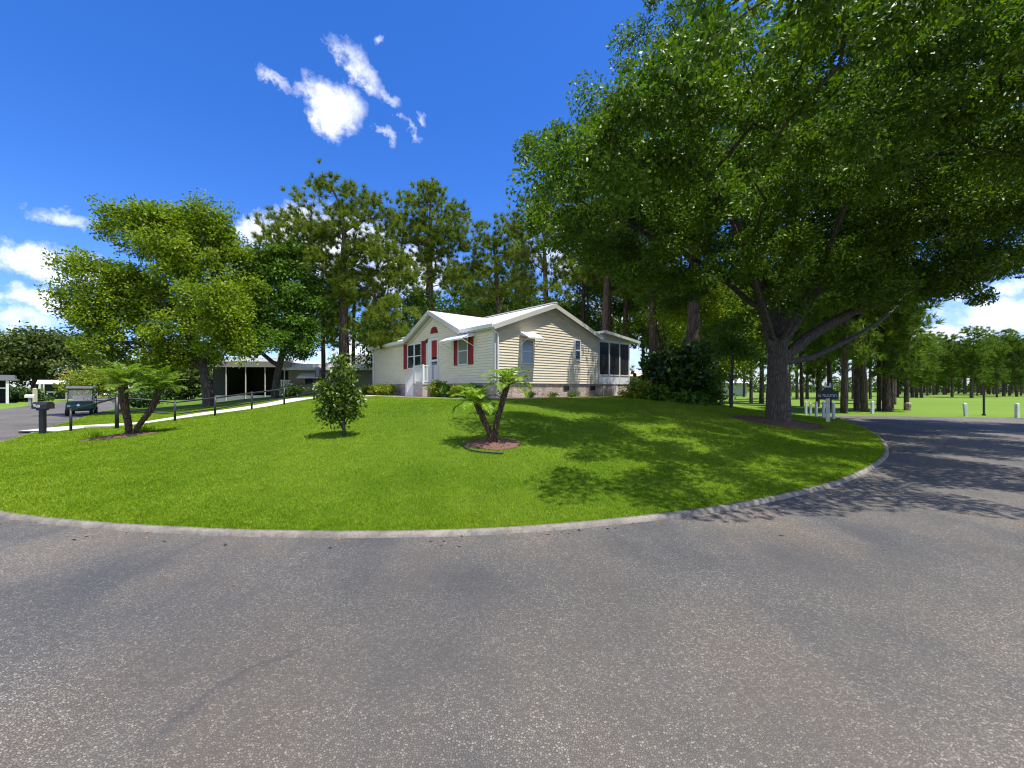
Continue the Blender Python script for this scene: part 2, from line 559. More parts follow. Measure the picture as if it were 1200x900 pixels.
pts = []
xs = np.arange(-62, 21, .5); 
for step, y0, y1, x0, x1 in ((.45, 4.5, 26, -22, 19), (2.2, 4.5, 120, -62, 20)):
    X, Y = np.meshgrid(np.arange(x0, x1, step), np.arange(y0, y1, step))
    q = np.c_[X.ravel(), Y.ravel()] + RNG.uniform(-.12, .12, (X.size, 2)) * step
    if step > 1: q = q[~((q[:, 0] > -22.5) & (q[:, 0] < 19.5) & (q[:, 1] < 26.5))]
    q = q[inside(q, POLY)]
    q = q[seg_dist(q, np.vstack([KERB[::3], BACK, KERB[:1]])) > .2]
    pts.append(q)
allp = np.vstack([POLY] + pts)
nb = len(POLY)
vo, eo, fo, *_ = delaunay_2d_cdt([Vector(p) for p in allp], [(i, (i + 1) % nb) for i in range(nb)], [], 1, 1e-4)
V2 = np.array([(v.x, v.y) for v in vo])
Z = terrain(V2)
dK = seg_dist(V2, KERB); dB = seg_dist(V2, np.vstack([KERB[-1:], BACK, KERB[:1]]))
Z = np.where(dK < .02, .045, Z); Z = np.where((dB < .02), -.03, Z)
lm = MB(); lm.v = [(a, b, c) for (a, b), c in zip(V2, Z)]; lm.f = [tuple(f) for f in fo]
lawn = tag(lm.build('lawn', M['turf'], smooth=True), kind='structure')
if lawn.data.polygons[0].normal.z < 0: lawn.data.flip_normals()

# ribbon kerb: a low pale concrete edge with a rounded outer lip, cast in lengths
kb = MB()
d = np.gradient(KERB, axis=0); d /= np.linalg.norm(d, axis=1)[:, None]
nrm = np.c_[d[:, 1], -d[:, 0]]                  # tested below to point away from the lawn
if inside(KERB[200:201] + nrm[200] * .3, POLY)[0]: nrm = -nrm
prof = [(-.045, .0), (-.035, .055), (.015, .052), (.045, .034), (.058, .004)]
K = len(prof)
wob = np.interp(np.arange(len(KERB)), np.arange(0, len(KERB), 9), RNG.uniform(-.012, .012, len(np.arange(0, len(KERB), 9))))
vs = [(*(KERB[i] + nrm[i] * (o + (wob[i] if o > 0 else 0))), z) for i in range(len(KERB)) for o, z in prof]
fs = [(i * K + k, (i + 1) * K + k, (i + 1) * K + k + 1, i * K + k + 1) for i in range(len(KERB) - 1) for k in range(K - 1)]
kb.add(vs, fs)


def kerbmat():
    m, nt, b = newmat('kerb concrete')
    v = coord(nt)
    n1 = noise(nt, v, 2.2, 6, .7); n2 = noise(nt, v, 60, 4, .7)
    c = ramp(nt, n1, [(.3, (.14, .125, .10)), (.52, (.27, .24, .195)), (.75, (.36, .32, .265))])
    c = mix(nt, .75, c, ramp(nt, n2, [(.3, .5), (.7, 1.15)]), 'MULTIPLY')
    n4 = noise(nt, v, 7, 5, .7); c = mix(nt, ramp(nt, n4, [(.5, 0.), (.68, .75)]), c, (.11, .10, .075))
    nt.links.new(c, b.inputs['Base Color']); b.inputs['Roughness'].default_value = .9
    bump(nt, b, mth(nt, 'ADD', n2, n4), .7, .015)
    return m


tag(kb.build('kerb', kerbmat(), smooth=True), kind='structure')

# mown grass blades over the part of the lawn near enough to see them
def blades():
    N = 1150000
    dmin, dmax = 4.4, 24.0
    u = RNG.random(N)
    d = dmin * (dmax / dmin) ** u                       # even in log depth = about even on screen
    x = RNG.uniform(-1.32, 1.05, N) * d
    p = np.c_[x, d]
    keep = inside(p, KERB_FAST)
    p = p[keep]
    p = p[seg_dist(p, KERB[::2]) > .03 + RNG.normal(0, .03, len(p))]
    for c, rx, ry, a in BEDS:
        q = p - np.array(c)
        qx = q[:, 0] * math.cos(a) + q[:, 1] * math.sin(a); qy = -q[:, 0] * math.sin(a) + q[:, 1] * math.cos(a)
        p = p[(qx / rx) ** 2 + (qy / ry) ** 2 > RNG.uniform(.75, 1.0, len(p))]
    q = p - H0
    lx, ly = q @ HRX, q @ HLY
    p = p[~((lx > -2.0) & (lx < 11) & (ly > -.75) & (ly < 16))]
    for a, b, w in PATHS:
        p = p[seg_dist(p, np.array([a, b])) > w]
    n = len(p)
    z = terrain(p)
    dist = np.hypot(p[:, 0], p[:, 1])
    hgt = RNG.uniform(.013, .026, n) * (1 + dist * .012)
    wid = (.0015 + .00045 * dist) * RNG.uniform(.7, 1.3, n)
    a = RNG.uniform(0, 2 * math.pi, n); ln = RNG.uniform(.2, 1.25, n) * hgt
    b = a + math.pi / 2 + RNG.uniform(-.5, .5, n)
    base = np.c_[p, z]
    side = np.c_[np.cos(b) * wid, np.sin(b) * wid, np.zeros(n)]
    tip = base + np.c_[np.cos(a) * ln, np.sin(a) * ln, hgt]
    v = np.stack([base - side - (0, 0, .004), base + side - (0, 0, .004), tip], 1).reshape(-1, 3)
    o = np_mesh('grass', v, 3, M['grass'])
    tag(o, 'short mown bright green grass blades covering the front lawn', 'grass', kind='stuff')


KERB_FAST = KERB[::3]
KERB_FAST = np.vstack([KERB_FAST, BACK])
# ------------------------------------------------------------------ the house
def fy(px):                                    # photo column -> local y on the entrance wall
    k = (px - HX) / F
    return (k * H0[1] - H0[0]) / (HLY[0] - k * HLY[1])


def gx(px):                                    # photo column -> local x on the gable wall
    k = (px - HX) / F
    return (k * H0[1] - H0[0]) / (HRX[0] - k * HRX[1])


def fz(px, py):
    y = fy(px); dep = H0[1] + y * HLY[1]
    return EYE + (HY - py) / F * dep - HZ


def gzz(px, py):
    x = gx(px); dep = H0[1] + x * HRX[1]
    return EYE + (HY - py) / F * dep - HZ


house = empty('manufactured_home', (H0[0], H0[1], HZ), HA)
tag(house, 'beige lap sided single storey home with dark red shutters on top of the lawn', 'house')
ZS, ZT = .67, 3.14                              # top of skirting, top of wall
RIDGE, HALF = 4.42, HW / 2
SL = (RIDGE - ZT) / HALF
D0, D1 = fy(541.5), fy(480.0)                   # feet of the entrance gable
DC = (D0 + D1) / 2; DH = (D1 - D0) / 2
DZ = 4.36                                       # its peak
COURSE = .125


def siding_front(y0, y1, z0, z1, span=None):
    """lap boards on the x=0 wall; span(z) may narrow each course"""
    m = MB(); z = z0
    while z < z1 - .01:
        zt = min(z + COURSE, z1)
        a0, a1 = span(z) if span else (y0, y1)
        b0, b1 = span(zt) if span else (y0, y1)
        m.add([(-.034, a0, z), (-.034, a1, z), (-.004, b1, zt), (-.004, b0, zt)], [(0, 3, 2, 1)])
        m.add([(-.034, a0, z), (-.034, a1, z), (.03, a1, z + .001), (.03, a0, z + .001)], [(0, 1, 2, 3)])
        z = zt
    return m


def siding_gable(z0, z1, span):
    m = MB(); z = z0
    while z < z1 - .01:
        zt = min(z + COURSE, z1)
        a0, a1 = span(z); b0, b1 = span(zt)
        m.add([(a0, -.03, z), (a1, -.03, z), (b1, -.004, zt), (b0, -.004, zt)], [(0, 1, 2, 3)])
        m.add([(a0, -.03, z), (a1, -.03, z), (a1, .03, z + .001), (a0, .03, z + .001)], [(3, 2, 1, 0)])
        z = zt
    return m


w = siding_front(.05, HL, ZS, ZT)
w2 = siding_front(0, 0, ZT, DZ - .05, lambda z: (D0 + DH * (z - ZT) / (DZ - ZT), D1 - DH * (z - ZT) / (DZ - ZT)))
w.add(w2.v, w2.f)
w.build('entrance_wall', M['siding'], house)


def gspan(z):
    if z <= ZT: return (.05, HW)
    return (max(.0, (z - ZT) / SL), HW - (z - ZT) / SL)


siding_gable(ZS, RIDGE - .04, gspan).build('gable_wall', M['siding'], house)
bk = MB()
poly = [(.035, ZS), (HW, ZS), (HW, ZT), (HALF, RIDGE - .06), (.035, ZT)]          # rear and end walls, solid behind the boards
bk.prism([(x, .04, z) for x, z in poly], (0, HL - .04, 0))
bk.build('rear_wall', M['siding'], house)

sk = MB()
sk.box(.03, HW - .04, .03, HL - .04, -.35, ZS - .002)
sk.build('skirting', M['skirt'], house)
for px in (664, 695):
    sv = MB(); x = gx(px); sv.box(x - .2, x + .2, .005, .028, .33, .56)
    sv.build('skirting_vent', M['dark_inside'], house)

# roof: two slopes with overhang, and the entrance gable roof running back into it
OV, RK, TH = .24, .22, .09


def slope(m, a, b, y0, y1):
    """slab between roof points a=(x,z), b=(x,z) from y0 to y1"""
    n = np.array([-(b[1] - a[1]), b[0] - a[0]]); n = n / np.linalg.norm(n) * TH
    if n[1] < 0: n = -n
    m.hexa([(a[0], y0, a[1]), (b[0], y0, b[1]), (b[0] + n[0], y0, b[1] + n[1]), (a[0] + n[0], y0, a[1] + n[1])],
           [(a[0], y1, a[1]), (b[0], y1, b[1]), (b[0] + n[0], y1, b[1] + n[1]), (a[0] + n[0], y1, a[1] + n[1])])


roofm = simple('white standing seam roof', (.70, .70, .69), .45, var=.08, vs=1.5)
rf = MB()
slope(rf, (.05, ZT + .05 * SL + .03), (HALF, RIDGE + .03), -RK, HL + RK)
for y0, y1 in ((-RK, D0 - .2), (D1 + .2, HL + RK)): slope(rf, (-OV, ZT - OV * SL + .03), (.048, ZT + .048 * SL + .03), y0, y1)
slope(rf, (HALF, RIDGE + .03), (HW + .2, ZT - .2 * SL + .03), -RK, HL + RK)
roof = rf.build('roof', roofm, house)
cap = MB(); cap.bar((HALF, -RK - .02, RIDGE + .155), (HALF, HL + RK, RIDGE + .155), .22, .035)
cap.build('ridge_cap', M['white_metal'], roof)
dr = MB()
for s in (-1, 1):
    y_e = DC + s * (DH + .22); z_e = ZT - .22 * (DZ - ZT) / DH + .06
    a = np.array([-OV - .06, y_e, z_e]); b = np.array([-OV - .06, DC, DZ + .06])
    xr = HALF - .1
    c = np.array([xr, DC, DZ + .06]); e = np.array([.15, y_e, z_e])
    up = np.array([0, 0, .10])
    dr.hexa([a, b, c, e], [a + up, b + up, c + up, e + up])
dr.build('entrance_roof', roofm, house)

tr = MB()                                       # rake boards, fascia, frieze, corner boards
for s in (-1, 1):
    x_e = HALF + s * (HALF + (.2 if s > 0 else OV)); z_e = RIDGE - (HALF + (.2 if s > 0 else OV)) * SL
    tr.bar((HALF, -RK - .016, RIDGE + .0), (x_e, -RK - .016, z_e + .0), .03, .2, up=(0, 0, 1))
    tr.bar((HALF, -.045, RIDGE - .20), (HALF + s * HALF, -.045, ZT - .20), .04, .12)
    y_e = DC + s * (DH + .26); z_e = ZT - .26 * (DZ - ZT) / DH
    tr.bar((-OV - .076, DC, DZ + .06), (-OV - .076, y_e, z_e + .06), .03, .22)
    tr.bar((-.05, DC, DZ - .16), (-.05, DC + s * DH, ZT - .16), .045, .11)
tr.box(-.05, .02, -.05, .06, ZS - .02, ZT - .05)
tr.box(-.05, -.036, HL - .08, HL + .02, ZS - .02, ZT - .05)
tr.box(HW - .08, HW + .012, -.05, -.032, ZS - .02, ZT - .05)
tr.box(-.06, -.03, 0.06, D0 - .1, ZT - .16, ZT - .04); tr.box(-.06, -.03, D1 + .1, HL - .1, ZT - .16, ZT - .04)
M['trim'] = simple('off white trim paint', (.56, .54, .48), .5, var=.06)
tr.build('trim', M['trim'], house)
for y0, y1 in ((-RK + .02, D0 - .2), (D1 + .2, HL + RK - .02)):
    so = MB(); so.box(-OV + .01, .0, y0, y1, ZT - OV * SL - .03, ZT - OV * SL - .005)
    so.build('soffit', M['white'], house)
for y0, y1 in ((-RK - .02, D0 - .24), (D1 + .24, HL + RK)):
    gut = MB(); z = ZT - OV * SL
    gut.hexa([(-OV - .12, y0, z + .14), (-OV + .0, y0, z + .14), (-OV + .0, y0, z + .0), (-OV - .07, y0, z + .0)],
             [(-OV - .12, y1, z + .14), (-OV + .0, y1, z + .14), (-OV + .0, y1, z + .0), (-OV - .07, y1, z + .0)])
    gut.build('gutter', M['white_metal'], house)
for (x, y, ex, ey) in ((.0, -.085, .10, 0), (-.09, HL - .16, 0, 0)):
    dn = MB()
    z = ZT - OV * SL
    dn.bar((-OV - .03, max(y, -.07), z + .02), (x + ex - .0, y, z - .26), .07, .06)
    dn.bar((x + ex, y, z - .24), (x + ex, y, .12), .075, .06)
    dn.bar((x + ex, y, .13), (x + ex - .05, y - .22, .03), .075, .06)
    dn.build('downspout', M['white_metal'], house)


def window(parent, axis, a0, a1, z0, z1, sashes=1, pane=None, fw=.055, mid=True, blind=False, name='window'):
    """double hung window on the entrance wall (axis 'y') or the gable wall (axis 'x')"""
    def bx(mb, p0, p1, d0, d1, q0, q1):
        if axis == 'y': mb.box(-d1, -d0, p0, p1, q0, q1)
        else: mb.box(p0, p1, -d1, -d0, q0, q1)
    fr = MB()
    bx(fr, a0 - fw, a0, .0, .07, z0 - fw, z1 + fw); bx(fr, a1, a1 + fw, .0, .07, z0 - fw, z1 + fw)
    bx(fr, a0, a1, .0, .07, z1, z1 + fw); bx(fr, a0, a1, .0, .08, z0 - fw, z0)
    n = sashes
    for i in range(1, n):
        c = a0 + (a1 - a0) * i / n; bx(fr, c - .055, c + .055, .0, .068, z0, z1)
    if mid:
        zm = (z0 + z1) / 2; bx(fr, a0, a1, .026, .062, zm - .022, zm + .022)
    o = fr.build(name, M['white'], parent)
    p = MB(); bx(p, a0, a1, .023, .042, z0, z1)
    p.build('pane', M[pane or 'glass'], o)
    return o


def shutter(y0, y1, z0, z1):
    m = MB()
    m.box(-.06, -.018, y0, y0 + .06, z0, z1); m.box(-.06, -.018, y1 - .06, y1, z0, z1)
    for zz in (z0, (z0 + z1) / 2 - .04, z1 - .08): m.box(-.06, -.018, y0 + .06, y1 - .06, zz, zz + .08)
    m.box(-.04, -.017, y0 + .06, y1 - .06, z0 + .08, z1 - .08)
    z = z0 + .1
    while z < z1 - .12:
        m.add([(-.046, y0 + .06, z), (-.046, y1 - .06, z), (-.031, y1 - .06, z + .05), (-.031, y0 + .06, z + .05)], [(0, 3, 2, 1)])
        m.add([(-.046, y0 + .06, z), (-.046, y1 - .06, z), (-.031, y1 - .06, z - .004), (-.031, y0 + .06, z - .004)], [(0, 1, 2, 3)])
        z += .055
    return m.build('shutter', M['red'], house)


window(house, 'y', fy(494.3), fy(478.9), fz(486, 431), fz(486, 404.2), sashes=2)
for a, b, c, d in ((477.6, 473.9, 432.5, 403.0), (499.4, 494.9, 431.5, 399.6)):
    shutter(fy(b if False else a), fy(b), fz((a + b) / 2, c), fz((a + b) / 2, d))
w1 = window(house, 'y', fy(548.6), fy(538.4), fz(543, 426.6), fz(543, 396), pane='pale_glass')
for a, b, c, d in ((537.4, 532.8, 428.4, 397), (555.2, 549.7, 427, 393)):
    shutter(fy(a), fy(b), fz((a + b) / 2, c), fz((a + b) / 2, d))
# half round vent in the gable
m = MB(); yc = fy(509.4); zc = fz(509.4, 390.5); r = .36
poly = [(-.022, yc + r * math.cos(a), zc + r * .95 * math.sin(a)) for a in np.linspace(0, math.pi, 15)]
m.prism(poly, (-.04, 0, 0)); vent = m.build('gable_vent', M['red'], house)
m = MB()
for k in range(1, 5):
    z = zc + k * .065; hw = math.sqrt(max(0, r * r - ((z - zc) / .95) ** 2)) - .03
    m.box(-.072, -.063, yc - hw, yc + hw, z, z + .03)
m.build('vent_slat', M['red'], vent)

# front door: white surround and storm door with the red door showing through its upper glass
ya, yb = fy(514.3), fy(502.4); zt = fz(508.5, 397.2); zl = .72
m = MB()
m.box(-.075, .0, ya, ya + .075, zl, zt); m.box(-.075, .0, yb - .42, yb - .34, zl, zt); m.box(-.075, .0, ya + .075, yb - .42, zt - .09, zt)
m.box(-.055, .0, yb - .34, yb, zl, zt)
door = m.build('front_door', M['white'], house)
m = MB(); m.box(-.042, -.01, ya + .075, yb - .42, fz(509, 418.5), zt - .09); m.build('door_panel', M['door_red'], door)
m = MB(); m.box(-.043, -.012, ya + .075, yb - .42, zl, fz(509, 418.5)); m.build('storm_glass', M['glass'], door)
m = MB()
z1, z2 = fz(509, 421.5), fz(509, 423.8)
m.box(-.058, -.044, ya + .075, yb - .42, z2, z1); m.build('storm_rail', M['white'], door)
m = MB(); m.box(-.058, -.044, ya + .075, yb - .42, zl, zl + .2); m.build('kick_panel', M['white'], door)
m = MB(); m.ball((-.085, yb - .5, zl + .98), .03, .03, .03); m.build('handle', M['chrome'], door)
m = MB(); yl, zz = fy(501.8), fz(501.8, 399.5)
m.box(-.09, -.036, yl - .05, yl + .05, zz + .02, zz + .1); m.lathe([(.03, -.14), (.06, -.1), (.06, .02), (.02, .05)], 10, (-.11, yl, zz))
m.build('porch_lamp', M['black_metal'], house)


def awning(pts_wall, out, drop, side=.0, axis='y'):
    """sloping metal window awning with corrugated top; pts_wall = (a0,a1,z)"""
    a0, a1, z = pts_wall
    m = MB(); n = 14
    def P(a, d, zz): return (-d, a, zz) if axis == 'y' else (a, -d, zz)
    top, low = [], []
    for i in range(n + 1):
        a = a0 + (a1 - a0) * i / n; r = .012 if i % 2 else 0
        top.append(P(a, .03, z + r)); low.append(P(a, out, z - drop + r))
    for i in range(n):
        m.add([top[i], top[i + 1], low[i + 1], low[i], *[tuple(np.array(q) - (0, 0, .02)) for q in (top[i], top[i + 1], low[i + 1], low[i])]],
              [(0, 1, 2, 3), (7, 6, 5, 4), (3, 2, 6, 7), (0, 4, 5, 1)])
    o = m.build('awning', M['white_metal'], house)
    v = MB()
    v.bar(P(a0, out, z - drop - .03), P(a1, out, z - drop - .03), .02, .07)
    for a in (a0 + .015, a1 - .015):
        t = [P(a - .006, .03, z - .022), P(a - .006, out, z - drop - .022), P(a - .006, .03, z - drop * .55)]
        v.prism(t, np.array(P(a + .006, 0, 0)) - np.array(P(a - .006, 0, 0)))
        v.bar(P(a, .03, z - drop - .35), P(a, out - .02, z - drop - .02), .018, .018)
    v.build('awning_arm', M['white_metal'], o)
    return o


awning((fy(557.5), fy(530.2), fz(545, 391.0)), .78, .34)
ax0, ax1 = gx(610.5), gx(626.5)
window(house, 'x', gx(611.2), gx(623.6), gzz(617, 425.4), gzz(617, 399), pane='pale_glass')
awning((gx(608.6), gx(627.0), gzz(617, 389.2)), .62, .30, axis='x')
window(house, 'x', gx(673.2), gx(678.6), gzz(676, 421.6), gzz(676, 399.6))

# screened porch at the right end, its shed roof lower than the main one
PX0, PX1 = HW, gx(737.5)
pz_t = gzz(720, 402.5); pz_m = .67 + .52; PD = 6.5
pr = MB()
for x in (PX0 + .05, PX0 + (PX1 - PX0) / 3, PX0 + (PX1 - PX0) * 2 / 3, PX1 - .05):
    pr.box(x - .045, x + .045, -.02, .06, ZS, pz_t)
pr.box(PX0 + .013, PX1, -.024, .064, pz_t - .0, pz_t + .14); pr.box(PX0, PX1, -.023, .063, pz_m - .06, pz_m)
for y in np.linspace(.06, PD, 6)[1:]: pr.box(PX1 - .09, PX1, y - .045, y + .045, ZS, pz_t)
pr.box(PX1 - .092, PX1 + .002, .065, PD, pz_m - .06, pz_m)
pr.build('porch_frame', M['white'], house)
ps = MB(); ps.box(PX0 + .05, PX1 - .05, .012, .018, pz_m, pz_t); ps.box(PX1 - .05, PX1 - .044, .06, PD, pz_m, pz_t)
ps.build('porch_screen', M['screen'], house)
pp = MB(); pp.box(PX0 + .02, PX1 - .02, .0, .03, ZS - .01, pz_m - .061); pp.box(PX1 - .05, PX1 - .02, .04, PD, ZS - .01, pz_m - .061)
pp.build('porch_panel', M['white_metal'], house)
pk = MB(); pk.box(PX0 - .03, PX1 - .03, .035, PD, -.4, ZS - .012); pk.build('porch_skirting', M['skirt'], house)
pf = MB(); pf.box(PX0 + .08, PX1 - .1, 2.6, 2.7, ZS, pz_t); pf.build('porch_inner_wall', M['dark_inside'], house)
pq = MB(); pxx = gx(721.5); pq.box(pxx - .16, pxx + .16, -.02, .034, .0, ZS - .1); pq.build('skirting_panel', M['white'], house)
ro = MB(); z0 = pz_t + .50; z1 = pz_t + .12
slope(ro, (PX0 + .16, z0), (PX1 + .62, z1), -.3, PD + .3)
ro.build('porch_roof', roofm, house)
pt = MB(); pt.bar((PX0 + .1, -.316, z0 + .05), (PX1 + .65, -.316, z1 + .04), .03, .15)
pt.prism([(PX0, .02, pz_t + .13), (PX1, .02, pz_t + .13), (PX1, .02, z1 + .1), (PX0 + .1, .02, z0)], (0, .05, 0))
pt.build('porch_trim', M['trim'], house)

# entrance landing with steps going down along the wall, white railing
yL0 = fy(513.6)


def out_for(px, y):
    k = (px - HX) / F
    # (H0 + y*L - p*R) has column px
    return (H0[0] + y * HLY[0] - k * (H0[1] + y * HLY[1])) / (HRX[0] - k * HRX[1])


def y_for(px, p):
    k = (px - HX) / F
    return (H0[0] - p * HRX[0] - k * (H0[1] - p * HRX[1])) / (k * HLY[1] - HLY[0])


PO = out_for(495.2, yL0)
yL1 = y_for(484.3, PO); yL2 = y_for(475.5, PO)
LZ = .69
print('landing', PO, yL0, yL1, yL2)
m = MB(); m.box(-PO, -.06, yL0, yL1, -.3, LZ - .07); m.build('entrance_landing', M['step_concrete'], house)
m = MB(); m.box(-PO - .03, -.055, yL0 - .03, yL1 + .01, LZ - .068, LZ); m.build('landing_slab', M['concrete'], house)
n = 4
m = MB(); tr_ = (yL2 - yL1) / n
for i in range(n):
    z = LZ - .02 - (i + 1) * (LZ / (n + 1)); m.box(-PO + .09, -.09, yL1 + .012 + i * tr_, yL1 + (i + 1) * tr_ + .03, -.3, z)
m.build('entrance_step', M['concrete'], house)
m = MB(); m.prism([(-PO - .0, yL1 + .014, -.3), (-PO, yL2 + .1, -.3), (-PO, yL2 + .1, .06), (-PO, yL1 + .014, LZ - .06)], (.085, 0, 0))
m.build('stair_side', M['white_metal'], house)
rl = MB(); HT = LZ + .93
P0, P1, P2 = np.array([-PO + .06, yL0 + .05]), np.array([-PO + .06, yL1 - .02]), np.array([-PO + .06, yL2 + .04])
PW = np.array([-.12, yL0 + .05])
for q, zb, zt_ in ((P0, LZ, HT + .03), (P1, LZ, HT + .0), (P2, .0, .93), (PW, LZ, HT + .02)):
    rl.box(q[0] - .04, q[0] + .04, q[1] - .04, q[1] + .04, zb, zt_)


def rail(a, b, za, zb, na):
    rl.bar((*a, za + .9), (*b, zb + .9), .06, .05); rl.bar((*a, za + .1), (*b, zb + .1), .04, .04)
    for i in range(1, na):
        t = i / na; q = a + (b - a) * t; z = za + (zb - za) * t
        rl.box(q[0] - .014, q[0] + .014, q[1] - .014, q[1] + .014, z + .1, z + .9)


rail(P0, P1, LZ, LZ, 8); rail(P1, P2, LZ, .02, 8); rail(PW, P0, LZ, LZ, 9)
rl.build('stair_railing', M['white_metal'], house)


def hw(x, y, z=0.0):                            # house coordinates -> world
    p = H0 + x * HRX + y * HLY
    return np.array([p[0], p[1], HZ + z])


# pale concrete mow strip / path round the house, following the ground
def ribbon(name, pts, width, lift, mat, thick=.06, step=.4):
    c = resample(pts, step)
    d = np.gradient(c, axis=0); d /= np.linalg.norm(d, axis=1)[:, None]
    n = np.c_[-d[:, 1], d[:, 0]]
    m = MB()
    rows = []
    K = 4
    wd = width if hasattr(width, '__len__') else [width] * 2
    wv = np.interp(np.linspace(0, 1, len(c)), np.linspace(0, 1, len(wd)), wd)
    for i in range(len(c)):
        a, b = c[i] - n[i] * wv[i] / 2, c[i] + n[i] * wv[i] / 2
        zz = max(gz(*a), gz(*b), gz(*c[i])) + lift
        rows.append([(*a, zz - thick - .1), (*a, zz), (*b, zz), (*b, zz - thick - .1)])
    vs = [p for r_ in rows for p in r_]
    fs = [(i * K + k, (i + 1) * K + k, (i + 1) * K + k + 1, i * K + k + 1) for i in range(len(rows) - 1) for k in range(K - 1)]
    m.add(vs, fs)
    return m.build(name, mat)


pathm = simple('pale path concrete', (.60, .56, .48), .85, var=.18, vs=2.5, bmp=.2, bs=70)  # pale concrete with random tone, for border and walkway
border = [hw(-1.55, 15)[:2], hw(-1.6, 10.5)[:2], hw(-1.75, 7.6)[:2], hw(-1.75, 5)[:2], hw(-1.2, 2)[:2], hw(-.9, .0)[:2], hw(-.6, -.75)[:2], hw(.4, -1.05)[:2], hw(3, -.95)[:2], hw(6, -.85)[:2], hw(9.6, -.7)[:2]]
tag(ribbon('garden_border', border, .22, .012, pathm), kind='structure')
bed = [hw(-1.5, 15)[:2], hw(-1.55, 10.5)[:2], hw(-1.7, 7.6)[:2], hw(-1.7, 5)[:2], hw(-1.15, 2)[:2], hw(-.85, .0)[:2], hw(-.55, -.7)[:2], hw(.4, -1.0)[:2], hw(3, -.9)[:2], hw(6, -.8)[:2], hw(9.6, -.65)[:2],
       hw(9.6, .5)[:2], hw(.5, .5)[:2], hw(.5, 15)[:2]]
m = MB(); m.add([(x, y, max(HZ, gz(x, y)) + .012) for x, y in bed], [tuple(range(len(bed)))])
tag(m.build('planting_bed', M['mulch']), kind='structure')

walk = [hit(56, 506)[:2] + np.array([-.4, 0]), hit(100, 500)[:2], hit(150, 497.3)[:2], hit(240, 485.5)[:2], hit(330, 472.5)[:2], hit(378, 464.8)[:2]]
walk[-1] = np.array([walk[-1][0], min(walk[-1][1], 23.5)])
walk += [hw(-3.0, 9.4)[:2], hw(-1.9, 8.2)[:2]]
for q in walk: print('walk', q)
tag(ribbon('walkway', walk, [1.35, 1.2, 1.15, 1.1, 1.1], .015, pathm), kind='structure')
# ------------------------------------------------------------------ street furniture, vehicles, neighbours
def handrail():
    base = [(83, 505.5), (137, 502.3), (205, 493.5), (252, 487.3), (295, 479.8), (333, 474.3), (368, 468.6)]
    tops = [480, 464.5, 470.5, 465.5, 459.5, 454.8, 449.5]
    o = empty('handrail', (*hit(*base[0])[:2], 0))
    tag(o, 'long black metal handrail rising beside the pale walkway', 'railing')
    P = [hit(x, y) for x, y in base]
    P = [np.array([p[0], min(p[1], 24), p[2]]) for p in P]
    T = [p + np.array([0, 0, (b[1] - t) / F * p[1]]) for p, b, t in zip(P, base, tops)]
    off = np.array(o.location)
    for i, (p, t) in enumerate(zip(P, T)):
        r = .06 if i == 1 else .04
        h = max(.75, min(1.2, t[2] - p[2])); T[i] = np.array([p[0], p[1], p[2] + h])
        m = MB(); q0, q1 = p - off - (0, 0, .1), T[i] - off
        m.tube([q0, q1], r, 8)
        m.ball(tuple(q1), r * 1.05, r * 1.05, r * .8, 8, 5)
        m.build('post', M['black_metal'], o, smooth=True)
    for dz, j0 in ((-.04, 0), (-.48, 1)):
        m = MB(); m.tube([t - off + (0, 0, dz) for t in T[j0:]], .034 if dz > -.2 else .026, 8); m.build('rail', M['black_metal'], o, smooth=True)


handrail()


def lamp_post():
    p = hit(373, 468); dep = min(p[1], 24.5); p = np.array([(373 - HX) / F * dep, dep, gz((373 - HX) / F * dep, dep)])
    h = EYE + (HY - 430) / F * dep - p[2]
    o = empty('lamp_post', p); tag(o, 'slim black lantern post beside the upper end of the walkway', 'lamp post')
    m = MB(); m.tube([(0, 0, -.1), (0, 0, h - .55)], .035, 8); m.lathe([(.07, 0), (.07, .12), (.04, .16)], 10); m.build('post', M['black_metal'], o, smooth=True)
    m = MB(); m.box(-.12, .12, -.12, .12, h - .55, h - .5)
    for x in (-.1, .1):
        for y in (-.1, .1): m.bar((x, y, h - .5), (x * 1.15, y * 1.15, h - .12), .02, .02)
    m.hexa([(-.16, -.16, h - .12), (.16, -.16, h - .12), (.16, .16, h - .12), (-.16, .16, h - .12)], [(-.03, -.03, h), (.03, -.03, h), (.03, .03, h), (-.03, .03, h)])
    lan = m.build('lantern', M['black_metal'], o)
    m = MB(); m.box(-.095, .095, -.095, .095, h - .499, h - .125); m.build('lamp_glass', M['glass'], lan)
    m = MB(); m.bar((-.55, 0, h - 1.05), (0, 0, h - 1.05), .03, .03); m.build('cross_arm', M['black_metal'], o)


lamp_post()


